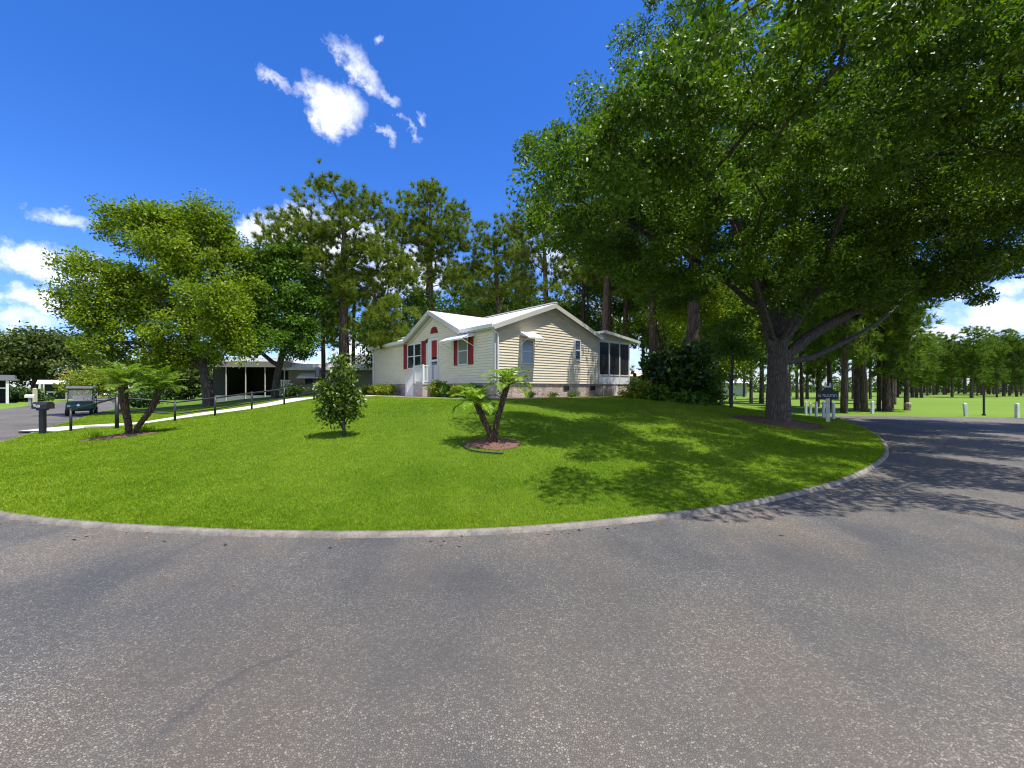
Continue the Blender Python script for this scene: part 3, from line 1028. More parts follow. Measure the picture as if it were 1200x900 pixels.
def mailbox_black():
    p = hit(50, 508.5)
    d = math.atan2(.79, -.615)
    o = empty('mailbox', p, R(8)); tag(o, 'black mailbox with white numbers on a square post at the lawn corner', 'mailbox')
    s = p[1] / F
    h = .92
    m = MB(); m.box(-.065, .065, -.065, .065, -.1, h - .14); m.box(-.12, .12, -.09, .09, h - .14, h - .09); m.build('post', M['black_metal'], o, bevel=.006)
    m = MB(); L = .21; r = .14
    prof = [(y, z) for y, z in [(-.135, 0), (.135, 0), (.135, .13)] + [(.135 * math.cos(a), .13 + .1 * math.sin(a)) for a in np.linspace(.2, math.pi - .2, 8)] + [(-.135, .13)]]
    m.prism([(-L, y, h - .09 + z) for y, z in prof], (2 * L, 0, 0)); bd = m.build('box', M['black_metal'], o)
    m = MB(); m.prism([(L + .002, y * 1.06, h - .094 + z * 1.05) for y, z in prof], (.02, 0, 0)); dr_ = m.build('door', M['black_metal'], o)
    # numbers on the side facing the lawn: 7 segment strokes
    def digit(mm, x, z, segs, w=.05, hh=.085):
        S = {'t': ((0, hh), (w, hh)), 'm': ((0, hh / 2), (w, hh / 2)), 'b': ((0, 0), (w, 0)), 'tl': ((0, hh / 2), (0, hh)), 'tr': ((w, hh / 2), (w, hh)), 'bl': ((0, 0), (0, hh / 2)), 'br': ((w, 0), (w, hh / 2))}
        for k in segs.split():
            (x0, z0), (x1, z1) = S[k]; mm.bar((x + x0, -.1385, z + z0), (x + x1, -.1385, z + z1), .012, .016, up=(0, 1, 0))
    m = MB()
    digit(m, -.165, h - .015, 't tr br', .035, .07); digit(m, -.115, h - .015, 't tl m br b', .035, .07); digit(m, -.06, h - .035, 't tr m bl b', .035, .07); digit(m, -.01, h - .035, 't tl tr bl br b m', .035, .07)
    m.build('number', M['white'], o)


mailbox_black()


def golf_cart():
    p = flat(92.5, 487); p = np.array([p[0], p[1]]) + np.array([-.615, .79]) * .9
    ang = math.atan2(-.79, .615)                # heading towards the camera down the street
    o = empty('golf_cart', (p[0], p[1], .004), ang)
    tag(o, 'dark green golf cart with a cream roof parked on the street', 'golf cart')
    o.scale = (.9, .9, .88)
    green = simple('dark green cart paint', (.012, .075, .042), .4, var=.1)
    cream = simple('cream cart roof', (.78, .70, .52), .5, var=.06)
    grey = simple('grey cart seat', (.5, .47, .42), .7)
    # x forward, y left
    m = MB()
    prof = [(1.12, .34), (1.16, .55), (1.05, .78), (.62, .92), (.55, .9), (.5, .42), (-.1, .36), (-.15, .72), (-1.05, .72), (-1.15, .5), (-1.1, .3), (1.0, .28)]
    m.prism([(x, -.58, z) for x, z in prof], (0, 1.16, 0)); body = m.build('body', green, o, bevel=.03)
    m = MB(); m.box(1.06, 1.2, -.55, .55, .3, .42); m.build('bumper', M['rubber'], o, bevel=.02)
    for s in (-1, 1):
        m = MB(); m.ball((1.125, s * .42, .62), .05, .09, .06); m.build('headlight', M['white'], o, smooth=True)
    m = MB(); m.prism([(1.155, 0, .60), (1.165, -.09, .66), (1.12, 0, .76), (1.165, .09, .66)], (.02, 0, 0)); m.build('badge', M['chrome'], o)
    for x in (.78, -.8):
        for s in (-1, 1):
            m = MB(); m.tube([(x, s * .46, .23), (x, s * .62, .23)], .23, 16); wh = m.build('wheel', M['rubber'], o)
            m = MB(); m.tube([(x, s * .615, .23), (x, s * .628, .23)], .12, 12); m.build('rim', M['chrome'], wh)
    m = MB(); m.box(-.62, -.1, -.52, .52, .72, .86); m.hexa([(-.62, -.52, .86), (-.5, -.52, .86), (-.5, .52, .86), (-.62, .52, .86)], [(-.74, -.52, 1.28), (-.65, -.52, 1.28), (-.65, .52, 1.28), (-.74, .52, 1.28)])
    m.build('seat', grey, o, bevel=.03)
    for s in (-1, 1):
        m = MB(); m.bar((.66, s * .55, .88), (.42, s * .55, 1.78), .035, .035); m.build('roof_post', M['black_metal'], o)
        m = MB(); m.bar((-.95, s * .55, .7), (-.85, s * .55, 1.78), .035, .035); m.build('roof_post', M['black_metal'], o)
    m = MB(); m.hexa([(.62, -.53, .93), (.62, .53, .93), (.63, .53, .93), (.63, -.53, .93)], [(.43, -.53, 1.74), (.43, .53, 1.74), (.44, .53, 1.74), (.44, -.53, 1.74)])
    clear, nt, b = newmat('clear windscreen')
    t = node(nt, 'ShaderNodeBsdfTransparent'); gl = node(nt, 'ShaderNodeBsdfGlossy'); gl.inputs['Roughness'].default_value = .05
    ms = node(nt, 'ShaderNodeMixShader'); ms.inputs[0].default_value = .07
    nt.links.new(t.outputs[0], ms.inputs[1]); nt.links.new(gl.outputs[0], ms.inputs[2]); nt.links.new(ms.outputs[0], nt.nodes['Material Output'].inputs[0])
    m.build('windscreen', clear, o)
    m = MB(); m.box(-1.05, .72, -.62, .62, 1.74, 1.90); m.build('roof', cream, o, bevel=.035)
    m = MB(); m.tube([(.5, .28, .9), (.28, .28, 1.08)], .02, 6)
    m.tube([(.28 + .17 * math.cos(a) * .55, .28 + .19 * math.sin(a), 1.08 + .17 * math.cos(a) * .8) for a in np.linspace(0, 2 * math.pi, 17)], .016, 6)
    m.build('steering_wheel', M['rubber'], o)


golf_cart()


def parked_car():
    p = flat(121, 466.6); o = empty('parked_car', (p[0], p[1], .004), math.atan2(-.79, .615) + .12)
    tag(o, 'small silver car parked far up the street behind the palm', 'car')
    paint = simple('silver car paint', (.55, .57, .6), .25, .4, var=.05)
    m = MB()
    prof = [(2.1, .35), (2.15, .6), (1.9, .82), (.9, .95), (-1.9, .98), (-2.15, .8), (-2.15, .35)]
    m.prism([(x, -.85, z) for x, z in prof], (0, 1.7, 0)); m.build('body', paint, o, bevel=.06)
    m = MB(); m.hexa([(.95, -.78, .95), (.95, .78, .95), (-1.75, .78, .98), (-1.75, -.78, .98)], [(.2, -.62, 1.45), (.2, .62, 1.45), (-1.2, .62, 1.45), (-1.2, -.62, 1.45)]); cab = m.build('cabin_glass', M['glass'], o)
    m = MB(); m.box(-1.15, .15, -.6, .6, 1.45, 1.48); m.build('roof', paint, o)
    for s in (-1, 1):
        m = MB(); m.ball((2.06, s * .62, .66), .1, .16, .09); m.build('headlight', M['white'], o, smooth=True)
        for x in (1.35, -1.35):
            m = MB(); m.tube([(x, s * .68, .31), (x, s * .87, .31)], .31, 14); m.build('wheel', M['rubber'], o)


parked_car()

# white posts along the road, the sign post, black pole, low marker
posts = [(944.5, 486.3, 470.5, 0, 'white wooden post nearest the big oak trunk'), (950.0, 487.3, 472.2, 0, 'short thin white post second from the oak trunk'),
         (956.5, 488.0, 470.3, 0, 'white wooden post third from the oak trunk'), (965.0, 490, 470.5, 0, 'white post just behind the black sign, on its oak side'),
         (976.8, 491.0, 471.6, 0, 'white post just behind the black sign, on its road side'), (1022.3, 484.6, 469.6, 0, 'lone white post on the far verge between the pine trunks'),
         (1132.0, 487.8, 472.2, -4, 'leaning white post on the grass verge across the road'), (1192.0, 489.5, 472.2, 0, 'straight white post at the right edge across the road')]
for px, py, pt, lean, lab in posts:
    q = hit(px, py); w = .14 if px > 1000 else .1
    h = (py - pt) / F * q[1] * 1.0
    m = MB(); m.box(-w / 2, w / 2, -w / 2, w / 2, -.15, h - .06)
    m.hexa([(-w / 2, -w / 2, h - .06), (w / 2, -w / 2, h - .06), (w / 2, w / 2, h - .06), (-w / 2, w / 2, h - .06)], [(-.03, -.03, h), (.03, -.03, h), (.03, .03, h), (-.03, .03, h)])
    o = m.build('bollard', M['post_white'], bevel=.008); o.location = q; o.rotation_euler = (0, R(lean), R(random.uniform(-20, 20)))
    tag(o, lab, 'post', 'white posts along the road')


def sign_post():
    q = hit(970, 494.6); s = q[1] / F
    o = empty('sign', q, R(-30)); tag(o, 'black name sign with white lettering on a white post in front of the bollards', 'sign')
    z = lambda py: (494.6 - py) * s
    m = MB(); m.box(-.07, .07, -.07, .07, -.15, z(467)); m.build('post', M['post_white'], o, bevel=.01)
    W = 10.2 * s
    m = MB(); m.box(-W, W, -.03, .03, z(468.3), z(458.6)); pan = m.build('panel', M['black_metal'], o, bevel=.01)
    m = MB(); m.box(-W * 1.05, W * 1.05, -.045, .045, z(459.0), z(458.2)); m.build('panel_cap', M['black_metal'], pan)
    txt = simple('white sign lettering', (.6, .6, .62), .5)
    m = MB(); x = -W * .88; rs = random.Random(4); zb, zt = z(465), z(462)
    while x < W * .8:                            # the lettering is too small to read in the photo: one row of letter strokes
        cw = W * .13
        if rs.random() < .88:
            m.box(x, x + cw * .25, -.037, -.031, zb, zt)
            m.box(x + cw * .25, x + cw * .8, -.037, -.031, *((zb, zb + .03) if rs.random() < .5 else (zt - .03, zt)))
            if rs.random() < .6: m.box(x + cw * .6, x + cw * .8, -.037, -.031, zb + .03, zt - .03)
        x += cw * 1.05
    m.build('lettering', txt, pan)
    m = MB()                                     # dark scroll with a white U shaped ornament on top
    m.prism([(-W * .5, -.02, z(458.2)), (W * .5, -.02, z(458.2)), (W * .28, -.02, z(454)), (-W * .28, -.02, z(454))], (0, .04, 0)); m.build('bracket', M['black_metal'], o)
    m = MB(); a = W * .30
    m.box(-a, -a + .06, -.03, .03, z(454), z(448.3)); m.box(a - .06, a, -.03, .03, z(454), z(449.2)); m.box(-a + .06, a - .06, -.029, .029, z(454), z(452.4))
    m.build('ornament', M['white'], o)


sign_post()
q = hit(1153, 487); h = 24.5 / F * q[1]
m = MB(); m.tube([(0, 0, -.1), (0, 0, h)], .05, 8); m.lathe([(.09, 0), (.09, .08)], 8)
o = m.build('pole', M['black_metal']); o.location = q; tag(o, 'thin black metal pole on the verge between two white posts', 'pole')
q = hit(1064, 481)
m = MB(); m.lathe([(.16, -.05), (.17, .2), (.2, .35), (.19, .48), (.1, .55)], 9); o = m.build('marker_stone', simple('tan stone', (.35, .27, .18), .9, var=.4, vs=9, bmp=.5)); o.location = q
tag(o, 'low tan stone marker on the grass beside the pine trunks', 'marker')

# ---------------- neighbours
def mobile_home(name, label, x0, x1, y0, y1, loc, rz, wall, h=2.5, roof_over=.4, roof='white_metal'):
    o = empty(name, loc, rz); tag(o, label, 'house')
    m = MB(); m.box(x0, x1, y0, y1, -.4, h); m.build('wall', wall, o)
    return o


def carport_home():
    pl = at(262, 433, 33.0); pr_ = at(334, 433, 33.0)
    g0 = gz(pl[0], 33)
    L = pr_[0] - pl[0]
    o = empty('carport_home', (pl[0] - 1.4, 33.0, g0 - .1), R(3)); tag(o, 'low home with a white flat roof and dark open carport behind the trees', 'house')
    H = EYE + (HY - 424) / F * 33 - g0 + .1
    m = MB(); m.box(-.4, L + 1.7, -.3, 7, H - .0, H + .1); m.box(-.3, L + 1.6, -.2, 6.9, H + .1, H + .3); m.build('roof', M['white_metal'], o)
    m = MB(); m.box(-.4, L + 1.7, -.35, -.301, H - .42, H + .02); m.build('fascia', simple('grey fascia', (.3, .28, .25), .7), o)
    m = MB(); m.box(0, L + 1.5, 4.5, 7, -.4, H); m.box(-.1, 1.0, 1.0, 4.49, -.4, H); m.build('wall', simple('shade dark carport wall', (.04, .036, .032), .8), o)  # near black wall colour stands for the shade inside the open carport
    for i in range(5):
        m = MB(); x = .2 + (L + 1.1) * i / 4; m.box(x - .03, x + .03, -.25, -.19, -.4, H); m.build('carport_post', M['post_white'], o)
    m = MB(); m.box(.4, L + 1.4, -.14, -.1, .0, .55); m.build('carport_panel', simple('grey panel', (.28, .29, .31), .6), o)


carport_home()


def shed_home():
    d = 34.0
    a, b = at(338, 436, d), at(434, 436, d); g0 = gz(a[0], d)
    L = b[0] - a[0]
    H = EYE + (HY - 434) / F * d - g0
    o = empty('flat_roof_home', (a[0], d, g0), R(2)); tag(o, 'tan sided home with a white flat roof and window awning behind the sapling', 'house')
    m = MB(); m.box(.0, L + 4, 0, 6, -.4, H); m.build('wall', M['tan_wall'], o)
    m = MB(); m.box(-.5, L + 4.4, -.9, 6.4, H, H + .22); m.box(-.3, L + 4.2, -.7, 6.2, H + .22, H + .5); m.build('roof', M['white_metal'], o)
    x0, x1 = at(353, 0, d)[0] - a[0], at(386, 0, d)[0] - a[0]
    z = EYE + (HY - 436.5) / F * d - g0
    m = MB(); m.hexa([(x0, -.02, z), (x1, -.02, z), (x1, -.9, z - .45), (x0, -.9, z - .45)], [(x0, -.02, z - .04), (x1, -.02, z - .04), (x1, -.9, z - .49), (x0, -.9, z - .49)]); m.build('awning', M['white_metal'], o)
    m = MB(); m.box(x0 + .3, x1 - .2, -.03, -.005, z - 1.5, z - .5); m.build('window', M['glass'], o)
    m = MB()
    for k in range(9): m.box(-.9 + k * .14, -.82 + k * .14, -.5, -.44, .0, 1.25)
    m.box(-.95, .4, -.51, -.43, 1.2, 1.3); m.build('fence_panel', M['white'], o)
    # hip roofed part further back
    m = MB(); m.hexa([(-1.5, 6.5, H + .3), (L, 6.5, H + .3), (L, 12, H + .3), (-1.5, 12, H + .3)], [(2, 8.5, H + 1.9), (L - 3, 8.5, H + 1.9), (L - 3, 10, H + 1.9), (2, 10, H + 1.9)])
    m.build('hip_roof', simple('grey shingle', (.16, .15, .14), .9, var=.3, vs=8), o)


shed_home()


def far_house():
    d = 56.0
    a, b = at(48, 452, d), at(79, 452, d); L = (b[0] - a[0]) * .72
    o = empty('street_house', (a[0], d, 0), R(42)); tag(o, 'dark low house with a bright white carport roof across the street', 'house')
    H = EYE + (HY - 450) / F * d
    m = MB(); m.hexa([(-.4, -.5, H), (L + .4, -.5, H), (L + .4, 5, H), (-.4, 5, H)], [(-.4, 1, H + .55), (L - .6, 1, H + .55), (L - .6, 4, H + .55), (-.4, 4, H + .55)]); m.build('roof', M['white_metal'], o)
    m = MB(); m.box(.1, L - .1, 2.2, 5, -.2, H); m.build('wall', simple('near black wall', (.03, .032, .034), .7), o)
    for x in (.1, L - .2):
        m = MB(); m.box(x - .1, x + .1, -.2, 0, -.2, H); m.build('carport_post', M['tan_wall'], o)
    m = MB(); m.box(L * .2, L * .55, -.0, .06, .9, 1.05); m.build('name_board', M['white'], o)
    d = 70.0
    a, b = at(52, 452, d), at(92, 452, d); L = (b[0] - a[0]) * .72
    o = empty('brown_house', (a[0], d, 0), R(42)); tag(o, 'house with a reddish brown roof behind the white carport roof', 'house')
    m = MB(); m.box(0, L, 0, 7, -.2, 2.6); m.build('wall', M['tan_wall'], o)
    m = MB(); m.hexa([(-.5, -.5, 2.6), (L + .5, -.5, 2.6), (L + .5, 7.5, 2.6), (-.5, 7.5, 2.6)], [(1.5, 3, 4.6), (L - 1.5, 3, 4.6), (L - 1.5, 4, 4.6), (1.5, 4, 4.6)]); m.build('roof', simple('brown shingle', (.22, .10, .07), .9, var=.3, vs=6), o)
    d = 40.0
    a = at(-40, 0, d); b = at(10, 0, d); L = (b[0] - a[0]) * .66
    o = empty('corner_house', (a[0], d, 0), R(48)); tag(o, 'grey roofed house with a white porch post at the left edge of the photo', 'house')
    H = EYE + (HY - 445.5) / F * d
    m = MB(); m.box(-.3, L + .5, -.4, 5, H, H + .18); m.box(-.2, L + .3, .2, 4.6, H + .18, H + .55); m.build('roof', simple('grey metal roof', (.2, .2, .2), .6), o)
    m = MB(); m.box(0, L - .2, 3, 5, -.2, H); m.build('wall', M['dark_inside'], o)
    x = L - .15
    m = MB(); m.box(x - .1, x + .1, -.3, -.1, -.2, H); m.build('porch_post', M['white'], o)
    m = MB(); m.bar((0, -.1, H - .75), (x, -.1, H - .75), .12, .1); m.build('porch_rail', M['white'], o)
    # buildings seen past the screened porch
    d = 44.0
    a, b = at(736, 0, d), at(775, 0, d); L = b[0] - a[0]; g0 = gz(a[0], d)
    o = empty('rear_neighbour_home', (a[0], d, g0), R(-4)); tag(o, 'grey tan home just past the screened porch, partly behind shrubs', 'house')
    H = EYE + (HY - 441) / F * d - g0
    m = MB(); m.box(0, L + 4, 0, 6, -.3, H); m.build('wall', simple('greige wall', (.40, .37, .33), .8), o)
    m = MB(); m.hexa([(-.4, -.5, H), (L + 4.4, -.5, H), (L + 4.4, 6.4, H), (-.4, 6.4, H)], [(-.4, 2, H + .7), (L + 4.4, 2, H + .7), (L + 4.4, 4, H + .7), (-.4, 4, H + .7)]); m.build('roof', simple('pinkish roof', (.5, .42, .36), .8), o)
    d = 78.0
    a, b = at(836, 0, d), at(872, 0, d); L = b[0] - a[0]
    o = empty('far_pale_building', (a[0], d, 0), R(-12)); tag(o, 'long pale building far away between the pine trunks left of the oak', 'building')
    m = MB(); m.box(0, L, 0, 5, -.2, 2.4); m.build('wall', simple('pale blue grey wall', (.42, .45, .52), .7), o)
    m = MB(); m.hexa([(-.5, -.6, 2.4), (L + .5, -.6, 2.4), (L + .5, 5.6, 2.4), (-.5, 5.6, 2.4)], [(.5, 2, 3.3), (L - .5, 2, 3.3), (L - .5, 3, 3.3), (.5, 3, 3.3)]); m.build('roof', M['white_metal'], o)


far_house()


def street_things():
    p = flat(35.5, 475.5); s = p[1] / F
    o = empty('street_mailbox', (p[0], p[1], 0), R(20)); tag(o, 'pale grey mailbox on a post across the street', 'mailbox')
    h = 13.2 * s
    m = MB(); m.box(-.09, .09, -.09, .09, -.1, h - .28); m.build('post', simple('grey post', (.3, .3, .32), .7), o)
    m = MB(); prof = [(-.16, 0), (.16, 0), (.16, .16)] + [(.16 * math.cos(a), .16 + .12 * math.sin(a)) for a in np.linspace(.3, 2.84, 7)] + [(-.16, .16)]
    m.prism([(-.3, y, h - .28 + z) for y, z in prof], (.62, 0, 0)); m.build('box', M['white'], o)
    p = flat(41, 474); s = p[1] / F
    m = MB(); m.box(-.11, .11, -.11, .11, -.1, 18 * s); m.hexa([(-.13, -.13, 18 * s), (.13, -.13, 18 * s), (.13, .13, 18 * s), (-.13, .13, 18 * s)], [(-.02, -.02, 18 * s + .1), (.02, -.02, 18 * s + .1), (.02, .02, 18 * s + .1), (-.02, .02, 18 * s + .1)])
    o = m.build('wooden_post', simple('pale yellow post', (.62, .53, .32), .7, var=.15)); o.location = (p[0], p[1], 0); tag(o, 'tall pale yellow post beside the grey street mailbox', 'post')


street_things()
# ------------------------------------------------------------------ vegetation
def unit(v):
    return v / (np.linalg.norm(v, axis=-1, keepdims=True) + 1e-9)


def leaf_verts(c, L, W, rng, up=.8, droop=.15, out=None):
    n = len(c)
    nn = unit(rng.normal(size=(n, 3)) + np.array([0, 0, up]))
    d = np.cross(nn, rng.normal(size=(n, 3)))
    if out is not None: d = d + out * .9
    d = unit(d - np.array([0, 0, droop])); s = unit(np.cross(nn, d)); nn = np.cross(d, s)
    l = (L * rng.uniform(.65, 1.25, (n, 1))); w = (W * rng.uniform(.7, 1.25, (n, 1)))
    a = c - d * l * .5; b = c + s * w * .5 + nn * w * .14 + d * l * .05; e = c + d * l * .5 - nn * l * .12; f = c - s * w * .5 + nn * w * .14 + d * l * .05
    return np.stack([a, b, e, f], 1).reshape(-1, 3)


def blob_points(blobs, n, rng, shell=.5, minsep=0.0):
    """blobs: (cx,cy,cz,rx,ry,rz) -> n scattered points, more towards the surface"""
    B = np.array(blobs, float)
    w = (B[:, 3] * B[:, 4] * B[:, 5]) ** .75; w /= w.sum()
    out = []
    tries = 0
    while len(out) < n and tries < n * 30:
        tries += 1
        b = B[rng.choice(len(B), p=w)]
        d = unit(rng.normal(size=3)); r = shell + (1 - shell) * rng.random() ** .6
        p = b[:3] + d * b[3:] * r
        if minsep and out:
            if (np.linalg.norm(np.array(out) - p, axis=1) < minsep).any(): continue
        out.append(p)
    return np.array(out)


def skeleton(paths, rads, attract, rng, step=.4, uppen=.7, curl=.12):
    cap = 60000
    P = np.zeros((cap, 3)); par = -np.ones(cap, int); rmin = np.zeros(cap); n = 0
    for path, rr in zip(paths, rads):
        path = np.array(path, float)
        seg = np.linalg.norm(np.diff(path, axis=0), axis=1); s = np.r_[0, np.cumsum(seg)]
        k = max(2, int(s[-1] / step)); u = np.linspace(0, s[-1], k + 1)
        pts_ = np.stack([np.interp(u, s, path[:, i]) for i in range(3)], 1)
        # soften the corners
        for _ in range(2): pts_[1:-1] = pts_[1:-1] * .5 + (pts_[:-2] + pts_[2:]) * .25
        rad = np.interp(u, np.linspace(0, s[-1], len(rr)), rr)
        start = -1
        if n:
            i = int(np.argmin(((P[:n] - pts_[0]) ** 2).sum(1))); start = i
            pts_, rad = pts_[1:], rad[1:]
        for p, r in zip(pts_, rad):
            P[n] = p; par[n] = start; rmin[n] = r; start = n; n += 1
    npath = n
    cnt = np.zeros(cap)
    dist = np.array([np.sqrt(((P[:n] - a) ** 2).sum(1).min()) for a in attract])
    for a in attract[np.argsort(dist)]:
        d = np.linalg.norm(P[:n] - a, axis=1)
        cost = d + uppen * np.maximum(0, P[:n, 2] - a[2] + .25 * d) 
        i = int(np.argmin(cost)); L = d[i]
        k = max(2, int(L / step)); c1 = P[i] + (a - P[i]) * .45 + rng.normal(size=3) * L * curl + np.array([0, 0, .1 * L])
        st = i
        for t in np.linspace(0, 1, k + 1)[1:]:
            P[n] = P[i] * (1 - t) ** 2 + 2 * t * (1 - t) * c1 + a * t * t; par[n] = st; st = n; n += 1
        cnt[st] += 1
    for j in range(n - 1, -1, -1):
        if par[j] >= 0: cnt[par[j]] += cnt[j]
    return P[:n], par[:n], rmin[:n], cnt[:n]


def wood(P, par, rmin, cnt, off, rtip=.012, powr=.46, jitter=.06, thin=.0):
    n = len(P)
    r = np.maximum(rmin, rtip * np.maximum(cnt, 1) ** powr)
    kids = [[] for _ in range(n)]
    for j in range(n):
        if par[j] >= 0: kids[par[j]].append(j)
    m = MB()
    stack = [(j, -1) for j in range(n) if par[j] < 0]
    while stack:
        j, p = stack.pop()
        ch = [p, j] if p >= 0 else [j]
        while kids[j]:
            ks = sorted(kids[j], key=lambda q: (rmin[q], cnt[q]), reverse=True)
            for q in ks[1:]: stack.append((q, j))
            j = ks[0]; ch.append(j)
        if len(ch) < 2: continue
        rr = [r[q] for q in ch]
        if p >= 0: rr[0] = min(r[p] * .9, rr[1] * 1.35)
        if max(rr) < thin: continue
        ns = 14 if max(rr) > .25 else 8 if max(rr) > .08 else 5 if max(rr) > .03 else 3
        m.tube([P[q] - off for q in ch], rr, ns, caps=False, jitter=jitter if max(rr) > .05 else 0)
    return m


def leafy_tree(name, label, base, paths, rads, blobs, leafm, barkm, clumps=150, per=240, L=.16, W=.09, sig=.45, flat_=.6, seed=1, group=None, cat='tree',
               shell=.5, rtip=.012, up=.8, step=.45, minsep=0, place=True):
    rng = np.random.default_rng(seed)
    base = np.array(base, float)
    A = blob_points(blobs, clumps, rng, shell, minsep)
    P, par, rmin, cnt = skeleton(paths, rads, A, rng, step)
    o = empty(name, base if place else (0, 0, 0)); tag(o, label, cat, group)
    wood(P, par, rmin, cnt, base, rtip).build('trunk', barkm, o, smooth=True)
    # leaves sit in ragged sprays round each twig end; sprays differ in size and density
    size = rng.uniform(.55, 1.35, len(A)); npl = (per * size ** 2 * rng.uniform(.5, 1.3, len(A))).astype(int)
    idx = np.repeat(np.arange(len(A)), npl)
    g_ = rng.normal(size=(len(idx), 3)); rr_ = np.linalg.norm(g_, axis=1, keepdims=True)
    g_ = g_ / rr_ * np.minimum(rr_, 2.1)
    ax = unit(rng.normal(size=(len(A), 3)) * (1, 1, .5)); st = rng.uniform(0, .8, (len(A), 1))
    g_ = g_ + ax[idx] * (g_ * ax[idx]).sum(1, keepdims=True) * st[idx]
    c = A[idx] + g_ * (sig * size[idx])[:, None] * np.array([1, 1, flat_])
    np_mesh('crown', leaf_verts(c - base, L, W, rng, up, out=unit(g_)), 4, leafm, o)
    return o


def tuft_verts(c, ax, K, L, W, rng):
    n = len(c)
    C = np.repeat(c, K, 0); A = np.repeat(ax, K, 0)
    d = unit(rng.normal(size=(n * K, 3)) * .62 + A * .85)
    base = C + A * rng.uniform(-.22, .06, (n * K, 1)) * L
    s = unit(np.cross(d, rng.normal(size=(n * K, 3)))) * W * .5
    l = L * rng.uniform(.7, 1.1, (n * K, 1))
    return np.stack([base - s, base + s, base + d * l], 1).reshape(-1, 3)


def pine_tree(name, label, base, trunk, rads, blobs, seed, clumps=90, tufts=7, K=50, L=.40, W=.04, spread=.42, group=None, needle='needle', extra=(), erads=(), place=True, sep=.5):
    rng = np.random.default_rng(seed)
    base = np.array(base, float)
    A = blob_points(blobs, clumps, rng, .45, sep)
    P, par, rmin, cnt = skeleton([trunk] + list(extra), [rads] + list(erads), A, rng, .6, .9, .08)
    o = empty(name, base if place else (0, 0, 0)); tag(o, label, 'tree', group)
    wood(P, par, rmin, cnt, base, .016, .42).build('trunk', M['bark_pine'], o, smooth=True)
    idx = np.repeat(np.arange(len(A)), rng.integers(int(tufts * .6), int(tufts * 1.5), len(A)))
    g_ = rng.normal(size=(len(idx), 3)) * np.array([1, 1, .55]); g_ = g_ / np.maximum(1, np.linalg.norm(g_, axis=1, keepdims=True) / 1.9)
    c = A[idx] + g_ * spread
    top = np.array(trunk[-1])
    ctr = np.array([np.interp(p[2], [q[2] for q in trunk], [q[0] for q in trunk]) for p in c]), np.array([np.interp(p[2], [q[2] for q in trunk], [q[1] for q in trunk]) for p in c])
    outd = unit(np.c_[c[:, 0] - ctr[0], c[:, 1] - ctr[1], np.zeros(len(c))])
    ax = unit(outd * .55 + np.array([0, 0, .8]) + rng.normal(size=(len(c), 3)) * .35)
    np_mesh('crown', tuft_verts(c - base, ax, K, L, W, rng), 3, M[needle], o)
    return o


def ib(lst, d0):
    """blobs given as (px, py, rx px, ry px, depth offset m, depth radius m or None)"""
    out = []
    for b in lst:
        px, py, rx, ry = b[:4]; dd = b[4] if len(b) > 4 else 0
        d = d0 + dd; c = at(px, py, d); s = d / F
        rd = b[5] if len(b) > 5 and b[5] else (rx * s * .9)
        out.append((*c, rx * s, rd, ry * s))
    return out


def ip(lst, d0):
    return [at(p[0], p[1], d0 + (p[2] if len(p) > 2 else 0)) for p in lst]


# ---- the big oak
ob = hit(912, 495.5); D = ob[1]
print('oak base', ob)
OAKBASE = ob
k = D / F
trunk = [ob - (0, 0, .25), ob + (0, 0, .1), ob + (0, 0, .45), *ip([(912, 455), (911, 425), (912, 400), (918, 350, .4), (926, 290, .8), (930, 200, .8), (945, 110, .5)], D)]
limbs = [ip([(909, 425), (898, 378, -.15), (886, 330, -.8), (868, 270, -1.5), (840, 200, -2), (815, 120, -2.4)], D),
         ip([(914, 424), (948, 393, .1), (1005, 362, .2), (1060, 338, .2), (1125, 322, 0), (1190, 313, -.3), (1290, 285, -.6)], D),
         ip([(916, 405), (945, 360, -.3), (985, 300, -.9), (1025, 235, -1.4), (1075, 150, -1.8)], D),
         ip([(914, 425), (950, 420, 1.2), (1000, 396, 2.6), (1040, 370, 4), (1070, 340, 5)], D),
         ip([(908, 404), (890, 345, -1.8), (850, 240, -3.6), (800, 120, -5)], D),
         ip([(892, 365, -.3), (830, 312, -.7), (760, 275, -1.0), (690, 240, -1.2), (650, 222, -1.2)], D),
         ip([(912, 404), (960, 320, -2.2), (1010, 190, -4.2), (1050, 60, -5.4)], D),
         ip([(912, 404), (900, 340, 1.5), (870, 270, 3), (830, 210, 4)], D)]
